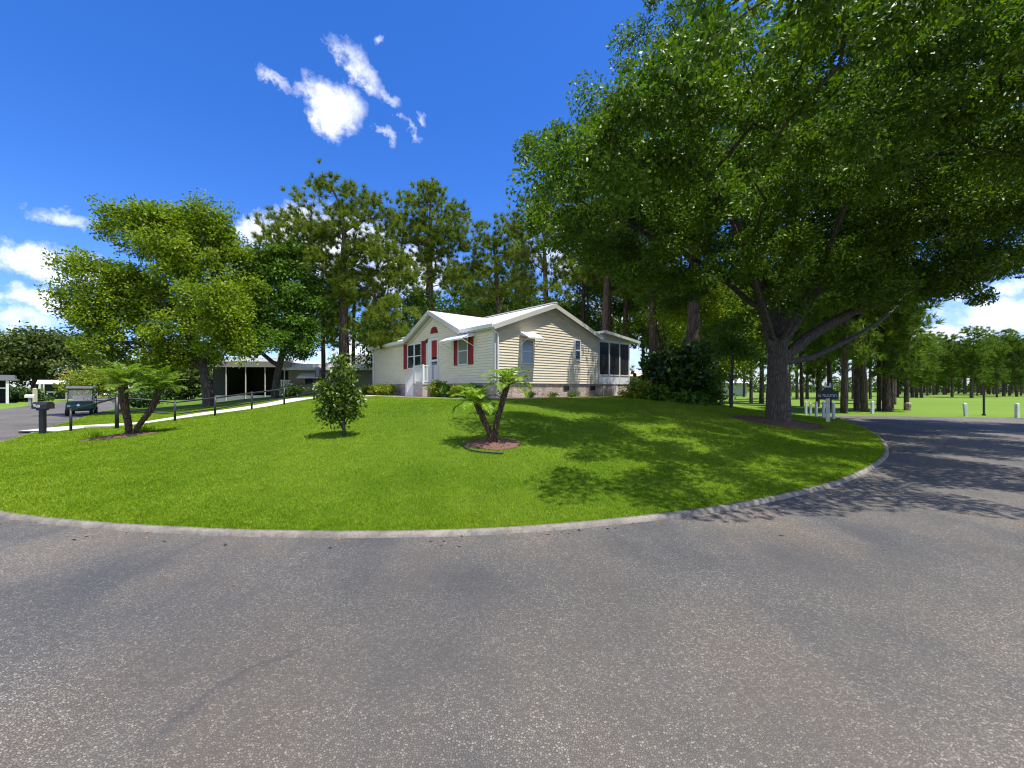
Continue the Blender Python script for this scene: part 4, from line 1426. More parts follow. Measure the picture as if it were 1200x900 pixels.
oak_blobs = ib([(655, 215, 50, 52, -1, 1.8), (700, 250, 62, 62, -.7, 2.5), (750, 175, 70, 75, -1, 2.8), (740, 285, 55, 42, 0, 2.5), (805, 90, 45, 80, -1, 2.5), (830, 170, 85, 85, -1, 3),
                (840, 275, 85, 70, 0, 3), (905, 95, 80, 78, 0, 3.4), (930, 210, 95, 95, 0, 3.5), (985, 55, 75, 85, 0, 3), (1020, 170, 110, 105, 0, 4), (1095, 75, 90, 100, 0, 3.5),
                (1110, 215, 105, 95, 0, 4), (1200, 150, 90, 130, 0, 3.5), (1290, 120, 90, 120, -.5, 3), (1300, 240, 90, 60, -.4, 3), (1195, 278, 75, 45, -.3, 2.5), (1060, 300, 75, 40, .5, 3),
                (1130, 330, 38, 20, -.4, 1.2), (985, 295, 60, 48, 2, 2.5), (1030, 335, 40, 30, 4.5, 2), (622, 168, 14, 18, -1, .8), (604, 228, 12, 14, -1, .7), (726, 78, 9, 20, -1, .7), (742, 42, 7, 20, -1, .5), (686, 138, 20, 18, -1, .9), (768, 30, 14, 26, -1, .9), (655, 172, 16, 14, -1, .8), (1142, 352, 16, 8, -.4, .6), (1050, 342, 46, 14, -1.3, 1), (1110, 322, 50, 18, -1.3, 1.1), (1180, 315, 50, 20, -1.1, 1.1), (1000, 335, 36, 18, -2, 1), (940, 340, 30, 16, -2, 1), (1108, 345, 14, 8, -.4, .6), (890, 350, 38, 26, 2.5, 1.6), (800, 340, 45, 25, 3, 1.6), (860, 240, 80, 60, 4, 2.5), (780, 215, 55, 40, 4, 2)], D)
oak_blobs += ib([(790, 235, 62, 55, -3.4, 1.8), (870, 205, 75, 70, -4, 1.8), (960, 225, 75, 62, -4.2, 1.8), (1050, 190, 80, 70, -4.4, 1.8), (1150, 195, 85, 70, -4.2, 1.8), (870, 305, 62, 36, -2.6, 1.5), (955, 300, 55, 32, -2.8, 1.5), (1075, 272, 65, 36, -3, 1.6), (760, 305, 45, 24, -2, 1.5), (1180, 270, 60, 30, -3, 1.5), (700, 300, 40, 26, -.5, 1.5)], D)
oak_blobs += [(2.3, 4.5, 6.7, 1.0, .7, .45), (3.6, 4.3, 7.0, 1.2, .8, .5), (5.6, 4.7, 7.3, 1.4, .9, .6), (7.8, 5.2, 7.4, 1.5, 1.0, .6), (10, 6, 7.4, 1.6, 1.1, .7), (2.6, 5.9, 6.1, .9, .7, .5), (4.0, 6.1, 6.6, 1.2, .8, .6), (5.6, 6.1, 7.0, 1.2, .8, .6), (1.3, 10.5, 6.2, 1.1, 1.6, 1.0), (2.3, 8.7, 6.6, 1.2, 1.4, .9), (3.7, 10.2, 7.6, 1.5, 2, 1.4), (5.6, 8.6, 7.2, 2, 2, 1.2), (8, 9.6, 7.6, 2.4, 2.2, 1.4), (11, 9, 7.4, 2.4, 2.2, 1.3), (14, 10.5, 7, 2.4, 2.2, 1.3), (4.0, 7.3, 7.3, 1.2, 1.3, .9), (5.2, 6.6, 7.6, 2.2, 1.7, 1.2), (8.6, 7.4, 8.2, 2.8, 2.6, 1.5), (12.5, 8.2, 8.0, 2.8, 2.6, 1.6), (15.6, 9.6, 7.6, 2.4, 2.4, 1.5)]
oak = leafy_tree('oak_tree', 'huge spreading oak with a thick grey trunk shading the lawn and road', ob, [trunk] + limbs,
                 [[.46, .38, .31, .285, .275, .265, .18, .14, .1, .04], [.2, .16, .12, .09, .06, .03], [.235, .19, .155, .13, .1, .08, .04], [.16, .13, .1, .07, .03],
                  [.13, .11, .08, .06, .03], [.1, .08, .06, .04, .02], [.11, .08, .05, .03], [.1, .08, .06, .04, .02], [.11, .08, .05, .02], [.12, .09, .06, .03]][:1 + len(limbs)],
                 oak_blobs, M['leaf_oak'], M['bark_oak'], clumps=1060, per=640, L=.128, W=.062, sig=.27, flat_=.62, seed=5, shell=.35, up=.6, rtip=.009, minsep=.6)
m = MB(); c = ob
ringp = [(c[0] + 1.65 * (1 + .12 * math.sin(3 * a)) * math.cos(a), c[1] + 1.3 * math.sin(a)) for a in np.linspace(0, 2 * math.pi, 40, endpoint=False)]
BEDS = [((c[0], c[1]), 1.6, 1.3, 0)]


def mulch_bed(c, rx, ry, a, seed, mat='mulch', hump=.05):
    rs = np.random.default_rng(seed); m = MB(); n = 36; rings = 6
    ph = rs.uniform(0, 6.28, 3)
    pts = []
    for j in range(rings + 1):
        f = j / rings
        for i in range(n):
            t = 2 * math.pi * i / n; r = f * (1 + .06 * math.sin(3 * t + ph[0]) + .04 * math.sin(7 * t + ph[1]))
            x, y = rx * r * math.cos(t), ry * r * math.sin(t)
            X, Y = c[0] + x * math.cos(a) - y * math.sin(a), c[1] + x * math.sin(a) + y * math.cos(a)
            pts.append((X, Y))
    z = terrain(np.array(pts))
    f = np.repeat(np.arange(rings + 1) / rings, n)
    zz = z + .014 + hump * (1 - f ** 2) + rs.uniform(-.008, .012, len(z)) * (f < .95)
    m.add([(x, y, q) for (x, y), q in zip(pts, zz)], [(j * n + i, j * n + (i + 1) % n, (j + 1) * n + (i + 1) % n, (j + 1) * n + i) for j in range(rings) for i in range(n)])
    # loose bark chips on top
    nc = int(rx * ry * 260)
    for _ in range(nc):
        t = rs.uniform(0, 6.28); r = math.sqrt(rs.random()) * 1.02; x, y = rx * r * math.cos(t), ry * r * math.sin(t)
        X, Y = c[0] + x * math.cos(a) - y * math.sin(a), c[1] + x * math.sin(a) + y * math.cos(a)
        zc = gz(X, Y) + .02 + hump * (1 - r * r) if nc < 900 else pts[0][1] * 0 + float(np.interp(0, [0], [0])) + gz(X, Y) + .02 + hump * (1 - r * r)
        ll, th = rs.uniform(.02, .06), rs.uniform(0, 3.14); dx, dy = ll * math.cos(th), ll * math.sin(th)
        m.add([(X - dx, Y - dy, zc), (X + dy * .3, Y - dx * .3, zc + .012), (X + dx, Y + dy, zc + rs.uniform(0, .015)), (X - dy * .3, Y + dx * .3, zc + .012)], [(0, 1, 2, 3)])
    return tag(m.build('mulch_bed', M[mat]), kind='structure')


mulch_bed(ob[:2], 1.7, 1.35, .2, 3, hump=.1)

# ---- left group
dA = 24.5
bA = at(245, 470, dA); bA[2] = gz(bA[0], dA)
leafy_tree('shade_tree', 'broad yellow green shade tree with layered spreading branches beside the walkway', bA,
           [[bA - (0, 0, .2), bA + (0, 0, .6), *ip([(240, 440), (232, 405), (222, 370)], dA)], ip([(232, 420), (215, 380, -.5), (180, 345, -1), (130, 318, -1.2), (80, 312, -1.2)], dA),
            ip([(224, 375), (222, 330), (205, 285, .3), (180, 260, .3)], dA), ip([(228, 390), (250, 340, .5), (262, 295, .8)], dA), ip([(235, 425), (256, 395, -1.5), (262, 360, -2)], dA), ip([(236, 430), (200, 410, -1), (150, 400, -1.2), (115, 400, -1)], dA)],
           [[.36, .26, .22, .19, .15], [.15, .12, .09, .07, .04], [.13, .11, .08, .04], [.17, .13, .06], [.14, .11, .05], [.15, .12, .08, .04]],
           ib([(165, 262, 48, 20, 0, 2), (215, 255, 45, 18, .5, 2), (250, 275, 38, 22, .6), (195, 290, 55, 22, 0), (130, 272, 18, 9), (100, 310, 28, 10, -1), (145, 322, 40, 18, -1), (85, 335, 18, 12, -1), (115, 345, 40, 18, -1), (175, 345, 40, 22, -.5),
               (225, 320, 45, 25), (130, 370, 38, 18, -1), (90, 365, 16, 10, -1), (185, 385, 45, 22, -1.2), (140, 400, 35, 16, -1.2), (255, 355, 34, 40, -2, 1.6), (262, 400, 26, 24, -2, 1.3), (270, 300, 24, 25, .5), (215, 415, 40, 18, 0), (130, 425, 20, 12, -1), (235, 370, 40, 30, 1), (165, 436, 28, 9, -1), (205, 428, 30, 12, -.5), (280, 345, 26, 26, .5), (275, 400, 22, 20, -1), (110, 375, 24, 14, -1.5), (74, 316, 9, 7, -1), (128, 262, 10, 7), (182, 246, 12, 7), (228, 240, 13, 7), (66, 336, 8, 6, -1), (84, 352, 8, 6, -1), (150, 250, 8, 6), (92, 384, 8, 7, -1)], dA),
           M['leaf_yellow'], M['bark_grey'], clumps=560, per=170, L=.19, W=.10, sig=.27, flat_=.95, seed=21, shell=.05, minsep=.25)
dB = 27
bB = at(322, 466, dB); bB[2] = gz(bB[0], dB)
leafy_tree('leaning_tree', 'mid green leafy tree with a forked trunk left of the tall pine', bB,
           [[bB - (0, 0, .2), *ip([(324, 445), (328, 425), (335, 400), (335, 360), (325, 320)], dB)], ip([(326, 430), (305, 412), (290, 402), (280, 390)], dB), ip([(334, 400), (352, 370), (358, 340)], dB)],
           [[.26, .2, .18, .14, .09, .04], [.15, .12, .09, .05], [.12, .09, .04]],
           ib([(325, 310, 34, 25), (300, 330, 28, 28), (345, 340, 28, 35), (320, 360, 40, 32, -.5), (295, 375, 24, 30), (350, 385, 24, 28), (325, 400, 40, 22, -.6), (290, 405, 20, 16), (355, 415, 16, 14), (340, 290, 20, 16), (365, 350, 20, 24)], dB),
           M['leaf_mid'], M['bark_grey'], clumps=230, per=160, L=.2, W=.11, sig=.32, seed=22, shell=.25, minsep=.3)


def photo_pine(label, px, pyb, d, tops, rad, blobs, seed, extra=(), erads=(), clumps=90, tufts=7, **kw):
    b = at(px, pyb, d); b[2] = gz(b[0], d)
    tr_ = [b - np.array([0, 0, .2])] + ip(tops, d)
    return pine_tree('pine_tree', label, b, tr_, rad, ib(blobs, d), seed, clumps, tufts, extra=[ip(e, d) for e in extra], erads=erads, group='tall pines round the house', **kw)


photo_pine('tallest pine with a wide open crown rising left of the house', 405, 465, 28, [(404, 430), (403, 370), (402, 310), (404, 260), (392, 222), (375, 205)], [.36, .31, .27, .22, .16, .09, .04],
           [(372, 212, 18, 12), (400, 232, 34, 18), (350, 245, 25, 14), (435, 245, 26, 16), (320, 262, 20, 12), (345, 275, 40, 18), (420, 272, 45, 20), (455, 262, 14, 12), (335, 300, 35, 12), (380, 310, 40, 16), (440, 310, 40, 24), (470, 330, 22, 20), (425, 345, 40, 18), (455, 370, 34, 18, -1), (375, 340, 25, 12), (440, 395, 26, 14, -1)],
           31, extra=[[(403, 330), (370, 312), (335, 302), (315, 298)], [(403, 325), (430, 340, -.6), (460, 366, -1)], [(404, 270), (430, 255), (455, 255)]], erads=[[.13, .1, .07, .03], [.12, .09, .04], [.1, .07, .03]], clumps=190, tufts=10)
photo_pine('dense dark pine directly behind the entrance gable', 506, 462, 33, [(505, 420), (504, 370), (503, 310), (504, 260), (505, 228)], [.4, .36, .32, .26, .16, .06],
           [(500, 228, 24, 12), (505, 250, 40, 20), (478, 272, 22, 16), (532, 280, 22, 20), (505, 285, 38, 20), (490, 315, 28, 18), (525, 320, 24, 14)], 32, clumps=115, tufts=11)
photo_pine('pine with bright spreading tufts right of the dense dark pine', 590, 462, 34, [(588, 400), (584, 350), (580, 310), (578, 275)], [.3, .26, .2, .14, .05],
           [(578, 268, 30, 14), (560, 285, 24, 14), (602, 290, 30, 16), (580, 310, 40, 16), (565, 335, 34, 16), (605, 335, 28, 16), (585, 355, 36, 14)], 33, clumps=95, tufts=9)
photo_pine('slender pine behind the roof ridge left of the oak crown', 640, 462, 31, [(640, 420), (640, 350), (638, 290), (636, 245)], [.26, .23, .2, .13, .05],
           [(636, 240, 26, 16), (620, 265, 26, 16), (655, 270, 28, 20), (630, 300, 40, 16), (660, 320, 26, 18), (612, 325, 24, 14), (640, 345, 30, 12)], 34, clumps=90, tufts=9)
photo_pine('thin straight pine left of the tallest pine', 379, 464, 31, [(379, 420), (378, 360), (378, 310), (377, 275)], [.16, .15, .13, .1, .04],
           [(377, 275, 18, 14), (365, 300, 16, 12), (390, 320, 18, 14), (370, 345, 18, 14), (385, 375, 16, 10)], 35, clumps=55, tufts=8)
photo_pine('second thin pine close to the right of the tallest pine trunk', 414, 464, 34, [(414, 420), (415, 360), (416, 320)], [.15, .14, .12, .05],
           [(416, 330, 18, 14), (424, 350, 16, 12), (420, 385, 14, 10)], 36, clumps=26, tufts=7)
for i, (px, d, r, lab) in enumerate([(708, 31, .30, 'pine trunk rising just behind the right slope of the roof'), (716, 34, .20, 'thinner pine close beside the trunk behind the roof slope'), (731, 33, .24, 'pine rising directly behind the screened porch'),
                                     (766, 30, .34, 'dark pine right of the screened porch'), (776, 34, .22, 'leaning pine close to the dark pine by the porch'), (812, 27, .48, 'stout brown pine trunk above the leafy shrubs'),
                                     (682, 36, .2, 'thin pine behind the roof left of the porch pines')]):
    sp = random.Random(i)
    topx = px + sp.uniform(-8, 8) + (25 if px == 776 else 0)
    photo_pine(lab, px, 466, d, [(px, 420), (px + (topx - px) * .4, 350), (px + (topx - px) * .7, 280), (topx, 215)], [r, r * .9, r * .75, r * .6, r * .25],
               [(topx, 225, 26, 22), (topx - 18, 255, 24, 16), (topx + 20, 265, 24, 16), (topx, 295, 32, 14), (topx - 14, 322, 24, 10), (topx + 18, 335, 22, 10)], 40 + i, clumps=60, tufts=9)


# ---- broad leaved understory behind the house and to its right
def bushy(name, label, px, pyb, d, blobs, mat, seed, clumps=60, per=180, L=.2, W=.1, sig=.4, group=None, cat='tree', bark='bark_grey', tr=.12, **kw):
    b = at(px, pyb, d); b[2] = gz(b[0], d)
    bl = ib(blobs, d); top = max(q[2] for q in bl); c = np.mean([q[:3] for q in bl], 0)
    path = [b - np.array([0, 0, .15]), b + (c - b) * .35 + (0, 0, .1 * (c[2] - b[2])), c]
    return leafy_tree(name, label, b, [path], [[tr, tr * .8, tr * .35]], bl, mat, M[bark], clumps, per, L, W, sig, seed=seed, group=group, cat=cat, **kw)


bushy('understory_tree', 'dark leafy tree between the tallest pine and the entrance gable', 458, 460, 33, [(450, 395, 30, 26), (475, 385, 26, 34), (440, 425, 24, 20), (470, 420, 26, 22), (490, 370, 20, 24)], M['leaf_mid'], 51, 60, 200, .24, .13, .5)
bushy('understory_tree', 'dark green tree filling the gap behind the roof between the pines', 560, 462, 36, [(545, 362, 26, 18), (570, 372, 30, 16), (525, 365, 18, 18), (600, 370, 28, 14), (555, 400, 50, 22)], M['leaf_mid'], 52, 60, 180, .24, .13, .5)
bushy('understory_tree', 'dark leafy tree between the pine trunks above the porch roof', 715, 462, 37, [(700, 335, 22, 18), (725, 352, 24, 18), (748, 330, 20, 18), (705, 305, 22, 16), (735, 300, 24, 16), (760, 395, 16, 18), (765, 310, 18, 16)], M['leaf_dark'], 66, 75, 190, .24, .13, .48)
bushy('understory_tree', 'leafy tree behind the roof peak left of the porch pines', 655, 462, 38, [(640, 365, 26, 16), (668, 372, 26, 18), (690, 385, 22, 18)], M['leaf_mid'], 53, 50, 200, .24, .13, .5)
bushy('sunlit_tree', 'bright yellow green tree glowing between the stout pine and the oak trunk', 846, 470, 29, [(835, 375, 30, 22), (860, 395, 22, 26), (815, 350, 26, 18), (850, 345, 28, 20), (870, 425, 16, 20), (845, 420, 22, 16), (790, 370, 20, 14)], M['leaf_yellow'], 54, 95, 170, .2, .1, .42)
bushy('sunlit_tree', 'loose yellow green tree right of the porch behind the dark pine', 784, 470, 33, [(760, 365, 24, 18), (785, 345, 26, 18), (750, 335, 20, 14), (740, 380, 14, 10), (795, 390, 20, 14)], M['leaf_yellow'], 55, 60, 150, .22, .11, .45)
bushy('leafy_shrub', 'large dark tropical shrub with big leaves at the right of the screened porch', 790, 474, 22.5,
      [(775, 448, 22, 22), (800, 440, 26, 28), (825, 455, 18, 16), (765, 466, 18, 10), (790, 464, 30, 10), (810, 415, 16, 14), (780, 425, 14, 12)], M['leaf_dark'], 56, 85, 60, .34, .2, .34, cat='shrub', tr=.05, up=.5)
bushy('leafy_shrub', 'mid green shrub with arching leaves in front of the dark tropical shrub', 782, 478, 21, [(770, 464, 13, 8), (790, 468, 14, 7), (812, 468, 13, 7), (760, 470, 9, 5)], M['leaf_mid'], 57, 36, 50, .3, .13, .25, cat='shrub', tr=.03, up=.4)
bushy('leafy_shrub', 'small light green shrub at the porch corner', 751, 474, 21, [(749, 458, 9, 8), (745, 466, 7, 5)], M['shrub_yellow'], 58, 24, 60, .2, .08, .2, cat='shrub', tr=.03)
bushy('young_tree', 'small young tree with pale leaves right of the tropical shrub', 832, 478, 22, [(832, 452, 12, 14), (838, 466, 9, 7), (826, 440, 8, 8)], M['leaf_mid'], 59, 30, 45, .16, .09, .25, tr=.025)
b = hit(857, 478)
leafy_tree('slender_tree', 'thin dark trunked young tree left of the big oak trunk', b, [[b - (0, 0, .1), *ip([(857, 450), (859, 425), (858, 400)], b[1])]], [[.085, .07, .06, .03]],
           ib([(858, 385, 18, 14), (846, 405, 14, 10), (870, 410, 14, 10)], b[1]), M['leaf_mid'], M['bark_grey'], 34, 110, .15, .08, .3, seed=60)

# hedges and flowering bushes on the left
bushy('hedge', 'dark clipped hedge across the street behind the white porch post', 24, 474, 47, [(8, 464, 14, 7), (22, 463, 14, 8), (34, 466, 10, 6), (16, 470, 16, 4)], M['leaf_dark'], 61, 70, 130, .3, .16, .4, cat='hedge', tr=.08)
bushy('garden_bush', 'pale yellow green bush beyond the golf cart roof', 104, 466, 50, [(95, 450, 16, 12), (112, 444, 16, 14), (126, 452, 14, 10), (86, 444, 8, 9)], M['shrub_yellow'], 62, 70, 110, .3, .14, .5, cat='bush', tr=.08)
bushy('garden_bush', 'round dark bush behind the left palm trunks', 170, 478, 30, [(163, 467, 15, 9), (175, 468, 10, 7)], M['leaf_dark'], 63, 40, 110, .18, .1, .25, cat='bush', tr=.04)
bushy('garden_bush', 'low dark bush on the lawn beyond the walkway rail', 340, 470, 26, [(345, 458, 9, 5), (338, 460, 8, 4)], M['leaf_dark'], 64, 24, 80, .14, .08, .18, cat='bush', tr=.03)

for i, (px, d, blobs, lab) in enumerate([
        (38, 62, [(15, 402, 26, 12), (45, 398, 28, 10), (70, 408, 26, 12), (95, 415, 20, 12), (30, 420, 34, 14), (65, 430, 30, 12), (5, 425, 20, 16), (100, 430, 16, 10), (18, 442, 22, 8)], 'spreading dark oak across the street with a crooked limb over the low houses'),
        (-30, 58, [(-30, 410, 30, 20), (-8, 418, 20, 18), (-10, 440, 22, 10)], 'dark oak cut by the left edge of the photo'),
        (120, 85, [(112, 432, 12, 9), (128, 428, 12, 8), (140, 436, 14, 9), (120, 442, 18, 7)], 'distant round tree at the far end of the street'),
        (214, 52, [(205, 432, 18, 16), (228, 440, 16, 14), (192, 446, 14, 12), (240, 452, 14, 8), (215, 452, 20, 8)], 'far leafy tree seen under the yellow green shade tree'),
        (165, 78, [(150, 440, 14, 10), (170, 436, 16, 14), (190, 445, 16, 10)], 'distant tree behind the left palm')]):
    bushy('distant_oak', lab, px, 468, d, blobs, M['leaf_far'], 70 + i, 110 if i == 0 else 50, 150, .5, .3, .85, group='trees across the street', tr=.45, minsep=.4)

# ---- pines of the golf field: four kinds, copied
variants = []
for v in range(5):
    rs = random.Random(100 + v)
    h = [12.5, 13.5, 11.5, 13, 12][v]
    lean = rs.uniform(-.5, .5)
    tr_ = [np.array((0, 0, -.2)), np.array((lean * .2, 0, h * .3)), np.array((lean * .6, .1, h * .62)), np.array((lean, .2, h * .93))]
    bl = []
    f0 = [.30, .42, .36, .5, .25][v]
    for j in range(9):
        f = f0 + (1 - f0) * j / 8
        w_ = (1.0 - .62 * abs(f - .62) / .5) * rs.uniform(.9, 2.1)
        a = rs.uniform(0, 6.28); rr = rs.uniform(.2, .9)
        bl.append((lean * f + rr * math.cos(a), rr * math.sin(a), h * f, w_, w_, rs.uniform(.7, 1.1)))
    variants.append((bl, tr_, h))


def field_pine_proto(v, name, label, group):
    bl, tr_, h = variants[v]
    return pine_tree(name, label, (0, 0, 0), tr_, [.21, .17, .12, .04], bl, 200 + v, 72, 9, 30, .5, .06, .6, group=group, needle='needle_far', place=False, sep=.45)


protos = [field_pine_proto(v, 'field_pine', 'x', 'pines of the golf field') for v in range(5)]
used = [False] * 5


def put_pine(px, base_py, v, sc, label, d=None, wide=1.0):
    o = protos[v]
    if used[v]: o = copy_tree(protos[v])
    used[v] = True
    q = np.array([*flat(px, base_py), 0]) if d is None else np.array([(px - HX) / F * d, d, 0])
    if d is not None or True: q[2] = gz(q[0], q[1])
    o.location = q; o.rotation_euler = (0, 0, random.uniform(0, 6.28)); o.scale = (sc * wide, sc * wide, sc)
    o['label'] = label; o['group'] = 'pines of the golf field'
    return o


near = [(989, 484, 0, 1.0, 1.25, 'near dark pine standing at the end of the road behind the black sign'), (1004, 481, 1, 1.0, 1.1, 'pine with a flared base just right of the pine behind the sign'),
        (1013, 482.5, 3, .95, 1.3, 'broad based pine left of the lone white post'), (1030, 481.5, 2, 1.0, .8, 'thin pine left of the thickest pine trunk across the road'),
        (1039, 482, 4, 1.0, 1.5, 'thickest pine trunk across the road'), (1045, 481.5, 1, .95, .8, 'thin pine tight against the thickest trunk on its right'),
        (1062, 480.5, 0, .9, 1.0, 'lone pine beside the tan stone marker'), (972, 479, 2, .95, 1.0, 'pine rising behind the black sign panel'), (958, 477, 4, .9, 1.0, 'pine between the first white posts and the sign'),
        (940, 476, 3, .9, 1.0, 'pine just right of the oak trunk')]
for px, py, v, sc, wd, lab in near: put_pine(px, py, v, sc, lab, wide=.8 * wd)
rs = random.Random(77)
far_lab = 'slim pine in the long row along the far side of the golf field'
px = 1052
k_ = 0
while px < 1230:
    put_pine(px, 0, rs.choice([0, 0, 4, 4, 2, 1]), rs.uniform(.68, .98), far_lab, d=rs.uniform(62, 98), wide=rs.uniform(.95, 1.4)); px += rs.uniform(2, 9)
px = 1075
back_lab = 'pine deep in the second row beyond the golf field'
while px < 1240:
    put_pine(px, 0, rs.randrange(5), rs.uniform(.85, 1.1), back_lab, d=rs.uniform(100, 125), wide=1.25); px += rs.uniform(5, 9)
mid_lab = 'pine in the shaded grove behind the oak trunk and the black sign'
px = 780
while px < 1050:
    put_pine(px, 0, rs.randrange(5), rs.uniform(.95, 1.2), mid_lab, d=rs.uniform(38, 75), wide=rs.uniform(.75, 1.1)); px += rs.uniform(7, 16)
left_lab = 'pine in the wood far behind the house'
px = 300
while px < 780:
    put_pine(px, 0, rs.randrange(5), rs.uniform(1.0, 1.3), left_lab, d=rs.uniform(44, 62), wide=1.15); px += rs.uniform(30, 55)
# low dark undergrowth far behind the field, nobody could count it
rng = np.random.default_rng(9)
n = 22000
px_ = rng.uniform(280, 1280, n); d_ = rng.uniform(128, 150, n)
c = np.c_[(px_ - HX) / F * d_, d_, rng.uniform(0, 1, n) ** 1.3 * (4.8 + 1.3 * np.sin(px_ * .11) + 1.5 * np.sin(px_ * .037) + 1.0 * np.sin(px_ * .31))]
o = np_mesh('undergrowth', leaf_verts(c, .9, .6, rng), 4, M['leaf_dark']); tag(o, 'dark undergrowth band far away beyond the golf field and the house', 'undergrowth', kind='stuff')

# ---- sapling on the lawn
sb = hit(403, 511.5); ds = sb[1]
leafy_tree('magnolia_sapling', 'small young evergreen tree standing alone in the middle of the lawn', sb,
           [[sb - (0, 0, .08), *ip([(403, 495), (402, 475), (400, 450), (399, 425)], ds)], ip([(402, 503), (396, 490), (389, 478), (382, 462)], ds), ip([(403, 500), (410, 485), (417, 470)], ds)],
           [[.045, .03, .026, .018, .008], [.022, .016, .012, .006], [.02, .014, .006]],
           ib([(399, 424, 7, 8), (400, 437, 12, 9), (386, 452, 13, 9), (408, 452, 13, 10), (400, 462, 17, 8), (386, 466, 11, 9), (412, 468, 9, 9), (398, 480, 15, 9), (382, 485, 9, 6), (414, 483, 9, 6), (392, 494, 10, 5), (398, 412, 3, 4)], ds),
           M['magnolia'], M['bark_grey'], clumps=150, per=25, L=.115, W=.05, sig=.085, flat_=.8, seed=81, shell=.3, rtip=.004, up=.4, step=.1, cat='sapling')


# ---- palms
def frond(m, o, az, el, L, rng, droop, npair=26, ll=.3, w=.014):
    """one arching feather frond; returns leaf quads"""
    n = 12
    pts_ = []; p = np.array(o, float); e = el
    ds_ = L / n
    dirs = []
    for i in range(n + 1):
        d = np.array([math.cos(az) * math.cos(e), math.sin(az) * math.cos(e), math.sin(e)])
        pts_.append(p.copy()); dirs.append(d); p = p + d * ds_; e -= droop / n * (.5 + 1.2 * i / n)
    pts_ = np.array(pts_); dirs = np.array(dirs)
    m.tube(pts_, [.011 * (1 - .8 * i / n) for i in range(n + 1)], 4, caps=False)
    out = []
    for t in np.linspace(.14, 1, npair):
        f = t * n; i = min(n - 1, int(f)); q = pts_[i] + (pts_[i + 1] - pts_[i]) * (f - i); d = dirs[i]
        s = np.cross(d, (0, 0, 1)); s /= np.linalg.norm(s) + 1e-9; u = np.cross(s, d)
        k_ = ll * math.sin(math.pi * (.18 + .78 * t)) * rng.uniform(.85, 1.1)
        for sg in (-1, 1):
            v = s * sg * .8 + d * .55 + u * .22 + rng.normal(size=3) * .08; v /= np.linalg.norm(v)
            nr = np.cross(v, d); nr /= np.linalg.norm(nr) + 1e-9
            wv = np.cross(v, nr) * w
            tip = q + v * k_ - np.array([0, 0, k_ * .3]); mid = q + v * k_ * .5 - np.array([0, 0, k_ * .05])
            out += [q, mid + wv, tip, mid - wv]
    return out


def palm(name, label, bed_c, stems, seed, mat, nf=34, dr_=1.25, e0=1.4, e1=.15):
    rng = np.random.default_rng(seed)
    o = empty(name, bed_c); tag(o, label, 'palm')
    off = np.array(bed_c, float)
    for st in stems:
        path, r0, r1, L, ll, w = st
        path = [np.array(p, float) - off for p in path]
        s = np.linspace(0, 1, 26)
        seg = np.linspace(0, 1, len(path)); P = np.stack([np.interp(s, seg, [p[i] for p in path]) for i in range(3)], 1)
        for _ in range(3): P[1:-1] = P[1:-1] * .5 + (P[:-2] + P[2:]) * .25
        m = MB(); rads = [(r0 + (r1 - r0) * t) * (1 + .10 * (i % 2)) * (1.12 - .12 * min(1, t * 6)) for i, t in enumerate(s)]
        m.tube(P, rads, 12, jitter=.07)
        # old leaf bases studding the trunk
        for i in range(int(90)):
            t = rng.uniform(.12, 1); j = min(24, int(t * 25)); c = P[j]; a = rng.uniform(0, 6.28); r = (r0 + (r1 - r0) * t)
            d = np.array([math.cos(a), math.sin(a), .0]); q = c + d * r * .92
            sd = np.array([-math.sin(a), math.cos(a), 0]) * .022
            m.add([q - sd, q + sd, q + d * .035 + (0, 0, .055), q - sd * .3 + (0, 0, -.02)], [(0, 1, 2), (0, 2, 3), (1, 3, 2)])
        m.build('trunk', M['palm_bark'], o)
        top = P[-1]; axis = P[-1] - P[-4]; axis /= np.linalg.norm(axis)
        m = MB(); lv = []
        for i in range(nf):
            az = i * 2.39996 + rng.uniform(-.25, .25); f = i / nf
            el = e0 + (e1 - e0) * f + rng.uniform(-.12, .12)
            oo = top + np.array([math.cos(az), math.sin(az), 0]) * .03 + axis * (.06 * (1 - f))
            lv += frond(m, oo, az, el, L * rng.uniform(.8, 1.08) * (.75 + .25 * min(1, f * 3 + .2)), rng, dr_ + rng.uniform(-.35, .35), 18, ll, w)
        cr = m.build('frond_stem', M['palm_leaf_dull'], o)
        me = np_mesh('crown', np.array(lv), 4, mat, o)
    return o


pb = hit(578, 521); dp = pb[1]
s_ = dp / F
palm('date_palm', 'two stemmed dwarf date palm in a round mulch bed in front of the house corner', pb,
     [([pb + (-.04, 0, -.08), *ip([(575, 508, .0), (567, 492, .03), (561, 479, .05), (559, 474, .06)], dp)], .066, .06, .66, .2, .015),
      ([pb + (.05, .02, -.08), *ip([(580, 508), (583, 490, .05), (590, 467, .1), (594, 452, .12)], dp)], .052, .062, .66, .2, .015)], 91, M['palm_leaf'], 20, 1.5, 1.4, .05)
BEDS.append(((pb[0] + .0, pb[1] + .03), .58, .43, 0))
mulch_bed((pb[0], pb[1] + .03), .6, .45, 0, 5)
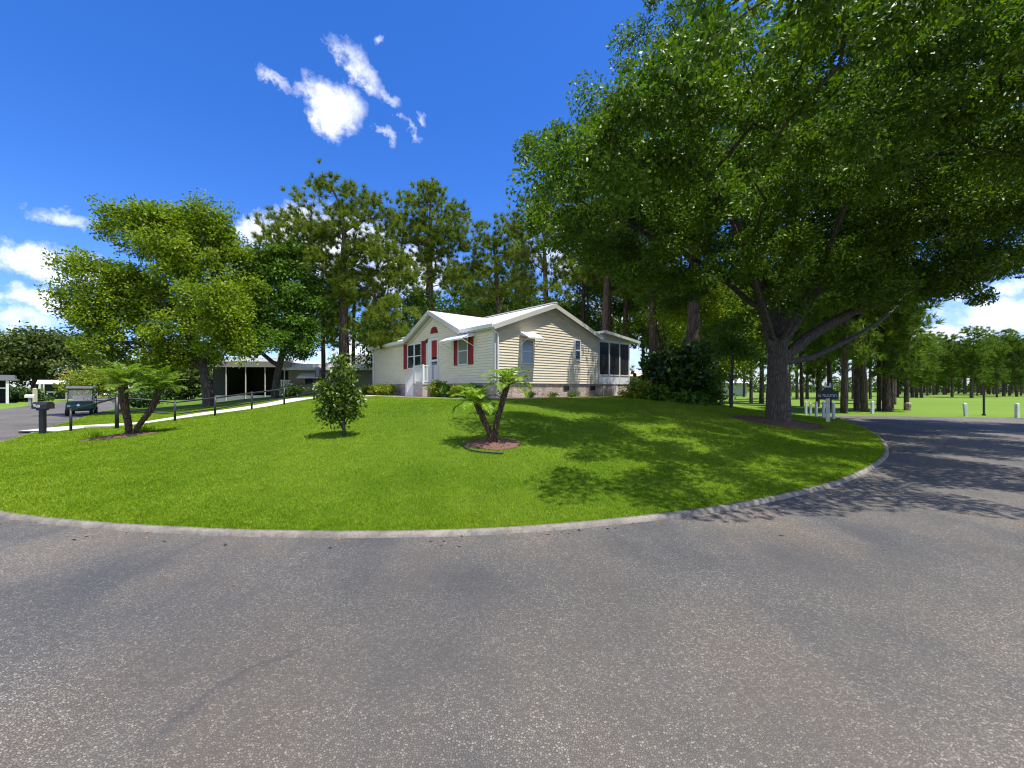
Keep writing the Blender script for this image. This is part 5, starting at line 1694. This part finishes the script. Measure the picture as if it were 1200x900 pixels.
# curved black edging strip lying at the front of the bed
e = [hit(x, y) for x, y in ((541, 522), (546, 527), (553, 530.5), (563, 532), (575, 533), (590, 533.5))]
m = MB(); m.tube([q + (0, 0, .035) for q in e], .016, 6); o = m.build('edging_strip', simple('black plastic edging', (.03, .035, .03), .5))
tag(o, 'curved black edging strip lying loose at the front of the palm bed', 'edging')
lb = hit(152, 511); dl = lb[1]
palm('date_palm', 'two stemmed palm with wide arching fronds near the street mailbox and walkway', lb,
     [([lb + (-.05, 0, -.1), *ip([(151, 500), (148, 485, .0), (145, 470, .0), (144.5, 453, .0)], dl)], .068, .10, .94, .27, .02),
      ([lb + (.06, 0, -.1), *ip([(160, 502), (172, 487, .15), (182, 472, .3), (186, 457, .3)], dl)], .06, .078, .86, .26, .02)], 92, M['palm_leaf_dull'], 24, 1.1, 1.45, .22)
BEDS.append(((lb[0] - .2, lb[1]), .85, .42, .1))
mulch_bed((lb[0] - .25, lb[1]), .95, .42, .1, 6)
for i, (px, py, n_, lab) in enumerate([(108, 513, 60, 'tuft of long grass at the left end of the left palm bed'), (172, 507, 50, 'tuft of long grass beside the leaning palm stem')]):
    q = hit(px, py); rng = np.random.default_rng(300 + i)
    c = np.zeros((n_ * 3, 3)) + rng.normal(size=(n_ * 3, 3)) * (.14, .1, 0)
    a = rng.uniform(0, 6.28, n_ * 3); hh = rng.uniform(.12, .32, n_ * 3); ln = rng.uniform(.05, .22, n_ * 3)
    sd = np.c_[-np.sin(a), np.cos(a), a * 0] * .008
    tip = c + np.c_[np.cos(a) * ln, np.sin(a) * ln, hh]
    o = np_mesh('grass_tuft', np.stack([c - sd, c + sd, tip], 1).reshape(-1, 3), 3, M['grass']); o.location = q; tag(o, lab, 'grass tuft')

# ---- foundation shrubs
def shrub(px, off, rx, rz, mat, label, seed, L=.11, W=.045, per=120, grp='shrubs along the house wall'):
    q = hw(-off, y_for(px, off), .0)
    rng = np.random.default_rng(seed)
    c = q.copy()
    bl = [(c[0] + rng.uniform(-.5, .5) * rx, c[1] + rng.uniform(-.2, .3) * rx, c[2] + rz * rng.uniform(.45, .7), rx * .6, rx * .55, rz * .45) for _ in range(5)]
    return leafy_tree('shrub', label, q, [[q - (0, 0, .1), q + (0, 0, rz * .5)]], [[.03, .02]], bl, mat, M['bark_grey'], 34, per, L, W, .12, seed=seed, group=grp, cat='shrub', shell=.4, rtip=.006, step=.15)


SH = [(432, .7, .55, .55, 'shrub_yellow', 'leftmost yellow green shrub at the far end of the entrance wall'), (443, .72, .55, .6, 'shrub_yellow', 'second yellow green shrub from the far end of the entrance wall'),
      (454, .75, .5, .55, 'shrub_yellow', 'round yellow green shrub nearest the entrance steps on the far side'), (514.5, .75, .36, .72, 'shrub_yellow', 'bright ferny shrub at the near side of the entrance landing'),
      (530, .65, .3, .45, 'leaf_mid', 'small grey green shrub under the red shuttered window'), (541, .65, .36, .55, 'shrub_yellow', 'yellow green shrub behind the left palm crown'), (553, .6, .3, .5, 'leaf_mid', 'mid green shrub between the palm and the house corner')]
for i, (px, py, rx, rz, mt, lab) in enumerate(SH): shrub(px, py, rx, rz, M[mt], lab, 400 + i)
for i, x in enumerate((1.6, 3.1, 4.6, 8.6)):
    w_ = hw(x, -.45); q = w_
    dd = q[1]; px = HX + F * q[0] / dd; py = HY + (EYE - q[2]) / dd * F
    rng = np.random.default_rng(500 + i)
    bl = [(q[0], q[1], q[2] + .12, .16, .16, .12), (q[0] + .1, q[1] + .05, q[2] + .18, .12, .12, .1)]
    leafy_tree('shrub', ['tiny low plant below the gable window with awning', 'small low plant in the middle of the stone skirting', 'small dark plant right of the middle of the gable wall', 'grassy little plant in front of the porch skirting'][i], q,
               [[q - (0, 0, .05), q + (0, 0, .2)]], [[.012, .008]], bl, M['leaf_mid'], M['bark_grey'], 12, 30, .09, .035, .06, seed=500 + i, group='small plants along the gable wall', cat='plant', rtip=.003, step=.08)

# dry fallen leaves under the oak, along the kerb and on the near road
rng = np.random.default_rng(77)

ia = rng.integers(5, int(len(KERB) * .6), 400); ka = KERB[ia] + nrm[ia] * (np.abs(rng.normal(size=(400, 1))) * .22 + .03) + rng.normal(size=(400, 2)) * .05
ra = np.c_[rng.uniform(-3, 11, 14), rng.uniform(3.2, 8, 14)]
oa = ob[:2] + rng.normal(size=(1500, 2)) * (2.6, 2.4)
pz = np.vstack([ka, ra, oa]); zz = np.where(inside(pz, KERB_FAST), terrain(pz) + .03, .012)
np_o = np_mesh('leaf_litter', leaf_verts(np.c_[pz, zz], .055, .025, rng, 3.0, .0), 4, simple('dry fallen leaf', (.22, .13, .06), .85, var=.5, vs=40))
tag(np_o, 'scattered dry brown leaves fallen under the oak and along the kerb', 'leaf litter', kind='stuff')

PATHS = [(walk[i], walk[i + 1], .72) for i in range(len(walk) - 1)]
blades()
# ------------------------------------------------------------------ sky, sun, camera
EL = R(72.0)
sun_h = np.array([.819, -.574]); sun_h /= np.linalg.norm(sun_h)
SV = Vector((sun_h[0] * math.cos(EL), sun_h[1] * math.cos(EL), math.sin(EL)))
sun = bpy.data.lights.new('sun', 'SUN'); sun.energy = 4.9; sun.angle = R(.53); sun.color = (1.0, .955, .88)
so_ = bpy.data.objects.new('sun', sun); COL.objects.link(so_); so_.rotation_euler = SV.to_track_quat('Z', 'Y').to_euler(); so_.location = (10, -5, 40)

wd = bpy.data.worlds.new('World'); SC.world = wd; wd.use_nodes = True
nt = wd.node_tree; bg = nt.nodes['Background']
sky = nt.nodes.new('ShaderNodeTexSky'); sky.sky_type = 'NISHITA'; sky.sun_disc = False
sky.sun_elevation = EL; sky.sun_rotation = math.atan2(sun_h[0], sun_h[1])
sky.air_density = 1.0; sky.dust_density = .4; sky.ozone_density = 3.0; sky.altitude = 20
# clouds: soft patches at given directions, the unseen ones behind the camera added for fill light, broken up by noise in the direction of view from anywhere
tc = nt.nodes.new('ShaderNodeTexCoord')
dirv = tc.outputs['Generated']


def vmath(op, a, b=None, out=0):
    m = nt.nodes.new('ShaderNodeVectorMath'); m.operation = op
    for i, v in enumerate((a, b)):
        if v is None: continue
        if hasattr(v, 'links'): nt.links.new(v, m.inputs[i])
        else: m.inputs[i].default_value = v
    return m.outputs[out]


def pdir(px, py):
    v = np.array([(px - HX) / F, 1.0, (HY - py) / F]); return v / np.linalg.norm(v)


nz1 = nt.nodes.new('ShaderNodeTexNoise'); nz1.inputs['Scale'].default_value = 7; nz1.inputs['Detail'].default_value = 8; nz1.inputs['Roughness'].default_value = .62
nt.links.new(dirv, nz1.inputs['Vector'])
nz2 = nt.nodes.new('ShaderNodeTexNoise'); nz2.inputs['Scale'].default_value = 24; nz2.inputs['Detail'].default_value = 8; nz2.inputs['Roughness'].default_value = .68
nt.links.new(dirv, nz2.inputs['Vector'])
warp = vmath('SCALE', vmath('SUBTRACT', nz1.outputs[1], (.5, .5, .5)), None); warp.node.inputs['Scale'].default_value = .10
warp2 = vmath('SCALE', vmath('SUBTRACT', nz2.outputs[1], (.5, .5, .5)), None); warp2.node.inputs['Scale'].default_value = .055
wdir = vmath('ADD', vmath('ADD', dirv, warp), warp2)
cl = None
# (px, py, half length px, half height px, tilt deg, strength)
for px, py, a, b_, tilt, st in [(392, 126, 42, 33, 25, 1.2), (425, 88, 52, 13, 52, .8), (325, 95, 32, 9, 25, .8), (355, 104, 22, 8, -15, .6), (455, 118, 22, 8, 40, .7), (453, 163, 16, 7, 35, .62), (482, 158, 18, 6, 48, .6), (493, 140, 10, 7, 30, .6), (442, 53, 8, 10, 60, .55),
                                (75, 254, 46, 11, 8, .62), (40, 308, 62, 26, 0, 1.25), (95, 322, 50, 26, 12, 1.1), (62, 358, 46, 20, 10, 1.1), (5, 352, 22, 12, 0, .9), (30, 380, 60, 14, 0, .8), (330, 262, 62, 34, -22, 1.3), (400, 290, 90, 50, 0, 1.2), (470, 320, 80, 40, 0, 1.1),
                                (1165, 372, 100, 30, 4, 1.1), (1150, 340, 90, 12, -3, .8), (1100, 390, 80, 24, 0, 1.1), (1230, 335, 60, 20, 0, .9), (430, 415, 60, 30, 0, 1.1), (700, 390, 110, 50, 0, .95), (830, 420, 80, 40, 0, 1.0), (1010, 250, 110, 60, 0, .85), (660, 300, 60, 40, 0, .8), (1180, 60, 80, 40, 0, .6),
                                (-120, 330, 120, 50, 0, 1.1), (1400, 330, 160, 60, 0, 1.1), (None, (-.5, -.75, .45), .55, .34, 0, 1.5), (None, (.45, -.8, .4), .6, .32, 0, 1.5), (None, (-.95, -.25, .36), .42, .26, 0, 1.4), (None, (.1, -.7, .75), .28, .2, 0, 1.1), (None, (.9, -.35, .35), .35, .18, 0, 1.1), (None, (-.6, -.3, .8), .2, .16, 0, 1.0)]:  # rows without px: unseen clouds behind the camera, added to brighten house walls
    if px is None:
        c0 = np.array(py) / np.linalg.norm(py); ex = np.cross(c0, (0, 0, 1)); ex /= np.linalg.norm(ex); la, lb_ = a, b_
    else: c0 = pdir(px, py)
    if px is not None: ex = pdir(px + 2 * math.cos(R(tilt)), py + 2 * math.sin(R(tilt))) - c0; ex /= np.linalg.norm(ex)
    ey = np.cross(c0, ex)
    if px is not None: la = np.arccos(np.clip(np.dot(pdir(px - a * math.cos(R(tilt)), py - a * math.sin(R(tilt))), pdir(px + a * math.cos(R(tilt)), py + a * math.sin(R(tilt)))), -1, 1)) / 2
    if px is not None: lb_ = np.arccos(np.clip(np.dot(pdir(px + b_ * math.sin(R(tilt)), py - b_ * math.cos(R(tilt))), pdir(px - b_ * math.sin(R(tilt)), py + b_ * math.cos(R(tilt)))), -1, 1)) / 2
    rel = vmath('SUBTRACT', wdir, tuple(c0))
    u = mth(nt, 'DIVIDE', vmath('DOT_PRODUCT', rel, tuple(ex), 1), float(la)); v = mth(nt, 'DIVIDE', vmath('DOT_PRODUCT', rel, tuple(ey), 1), float(lb_)); w = mth(nt, 'MULTIPLY', vmath('DOT_PRODUCT', rel, tuple(c0), 1), 3.0)
    r2 = mth(nt, 'ADD', mth(nt, 'ADD', mth(nt, 'MULTIPLY', u, u), mth(nt, 'MULTIPLY', v, v)), mth(nt, 'MULTIPLY', w, w))
    d_ = mth(nt, 'MULTIPLY', mth(nt, 'SUBTRACT', 1.0, r2), st)
    cl = d_ if cl is None else mth(nt, 'MAXIMUM', cl, d_)
br = mth(nt, 'ADD', mth(nt, 'MULTIPLY', cl, .78), mth(nt, 'MULTIPLY', mth(nt, 'SUBTRACT', nz2.outputs[0], .5), 1.6))
mask = ramp(nt, br, [(.0, 0.), (.35, .2), (.75, .68), (1., .93)], 'LINEAR')
shade = ramp(nt, mth(nt, 'ADD', mth(nt, 'MULTIPLY', nz1.outputs[0], .7), mth(nt, 'MULTIPLY', nz2.outputs[0], .4)), [(.36, (.60, .68, .82)), (.56, (.98, .99, 1.))])
shade = mix(nt, 1.0, shade, (8.2, 8.2, 8.2), 'MULTIPLY')
hs = nt.nodes.new('ShaderNodeHueSaturation'); hs.inputs['Saturation'].default_value = 1.32; hs.inputs['Value'].default_value = 1.0
nt.links.new(sky.outputs[0], hs.inputs['Color'])
nt.links.new(mix(nt, mask, mix(nt, 1.0, hs.outputs[0], (.80, .855, 1.24), 'MULTIPLY'), shade), bg.inputs[0])
bg.inputs[1].default_value = .128

cam = bpy.data.cameras.new('camera'); co = bpy.data.objects.new('camera', cam); COL.objects.link(co)
co.location = (0, 0, EYE); co.rotation_euler = (R(90), 0, 0)
cam.sensor_fit = 'HORIZONTAL'; cam.sensor_width = 36; cam.lens = 36 * F / 1200
cam.shift_y = (HY - 450) / 1200
cam.clip_start = .1; cam.clip_end = 3000
SC.camera = co
SC.render.resolution_x, SC.render.resolution_y = 1024, 768
SC.render.engine = 'CYCLES'
SC.cycles.use_denoising = True
SC.cycles.filter_width = 1.15
SC.cycles.max_bounces = 8; SC.cycles.transparent_max_bounces = 8; SC.cycles.diffuse_bounces = 4
SC.cycles.use_adaptive_sampling = True; SC.cycles.adaptive_threshold = .015
SC.view_settings.view_transform = 'Standard'; SC.view_settings.look = 'None'; SC.view_settings.gamma = 1; SC.view_settings.use_curve_mapping = False
SC.view_settings.exposure = 0.56
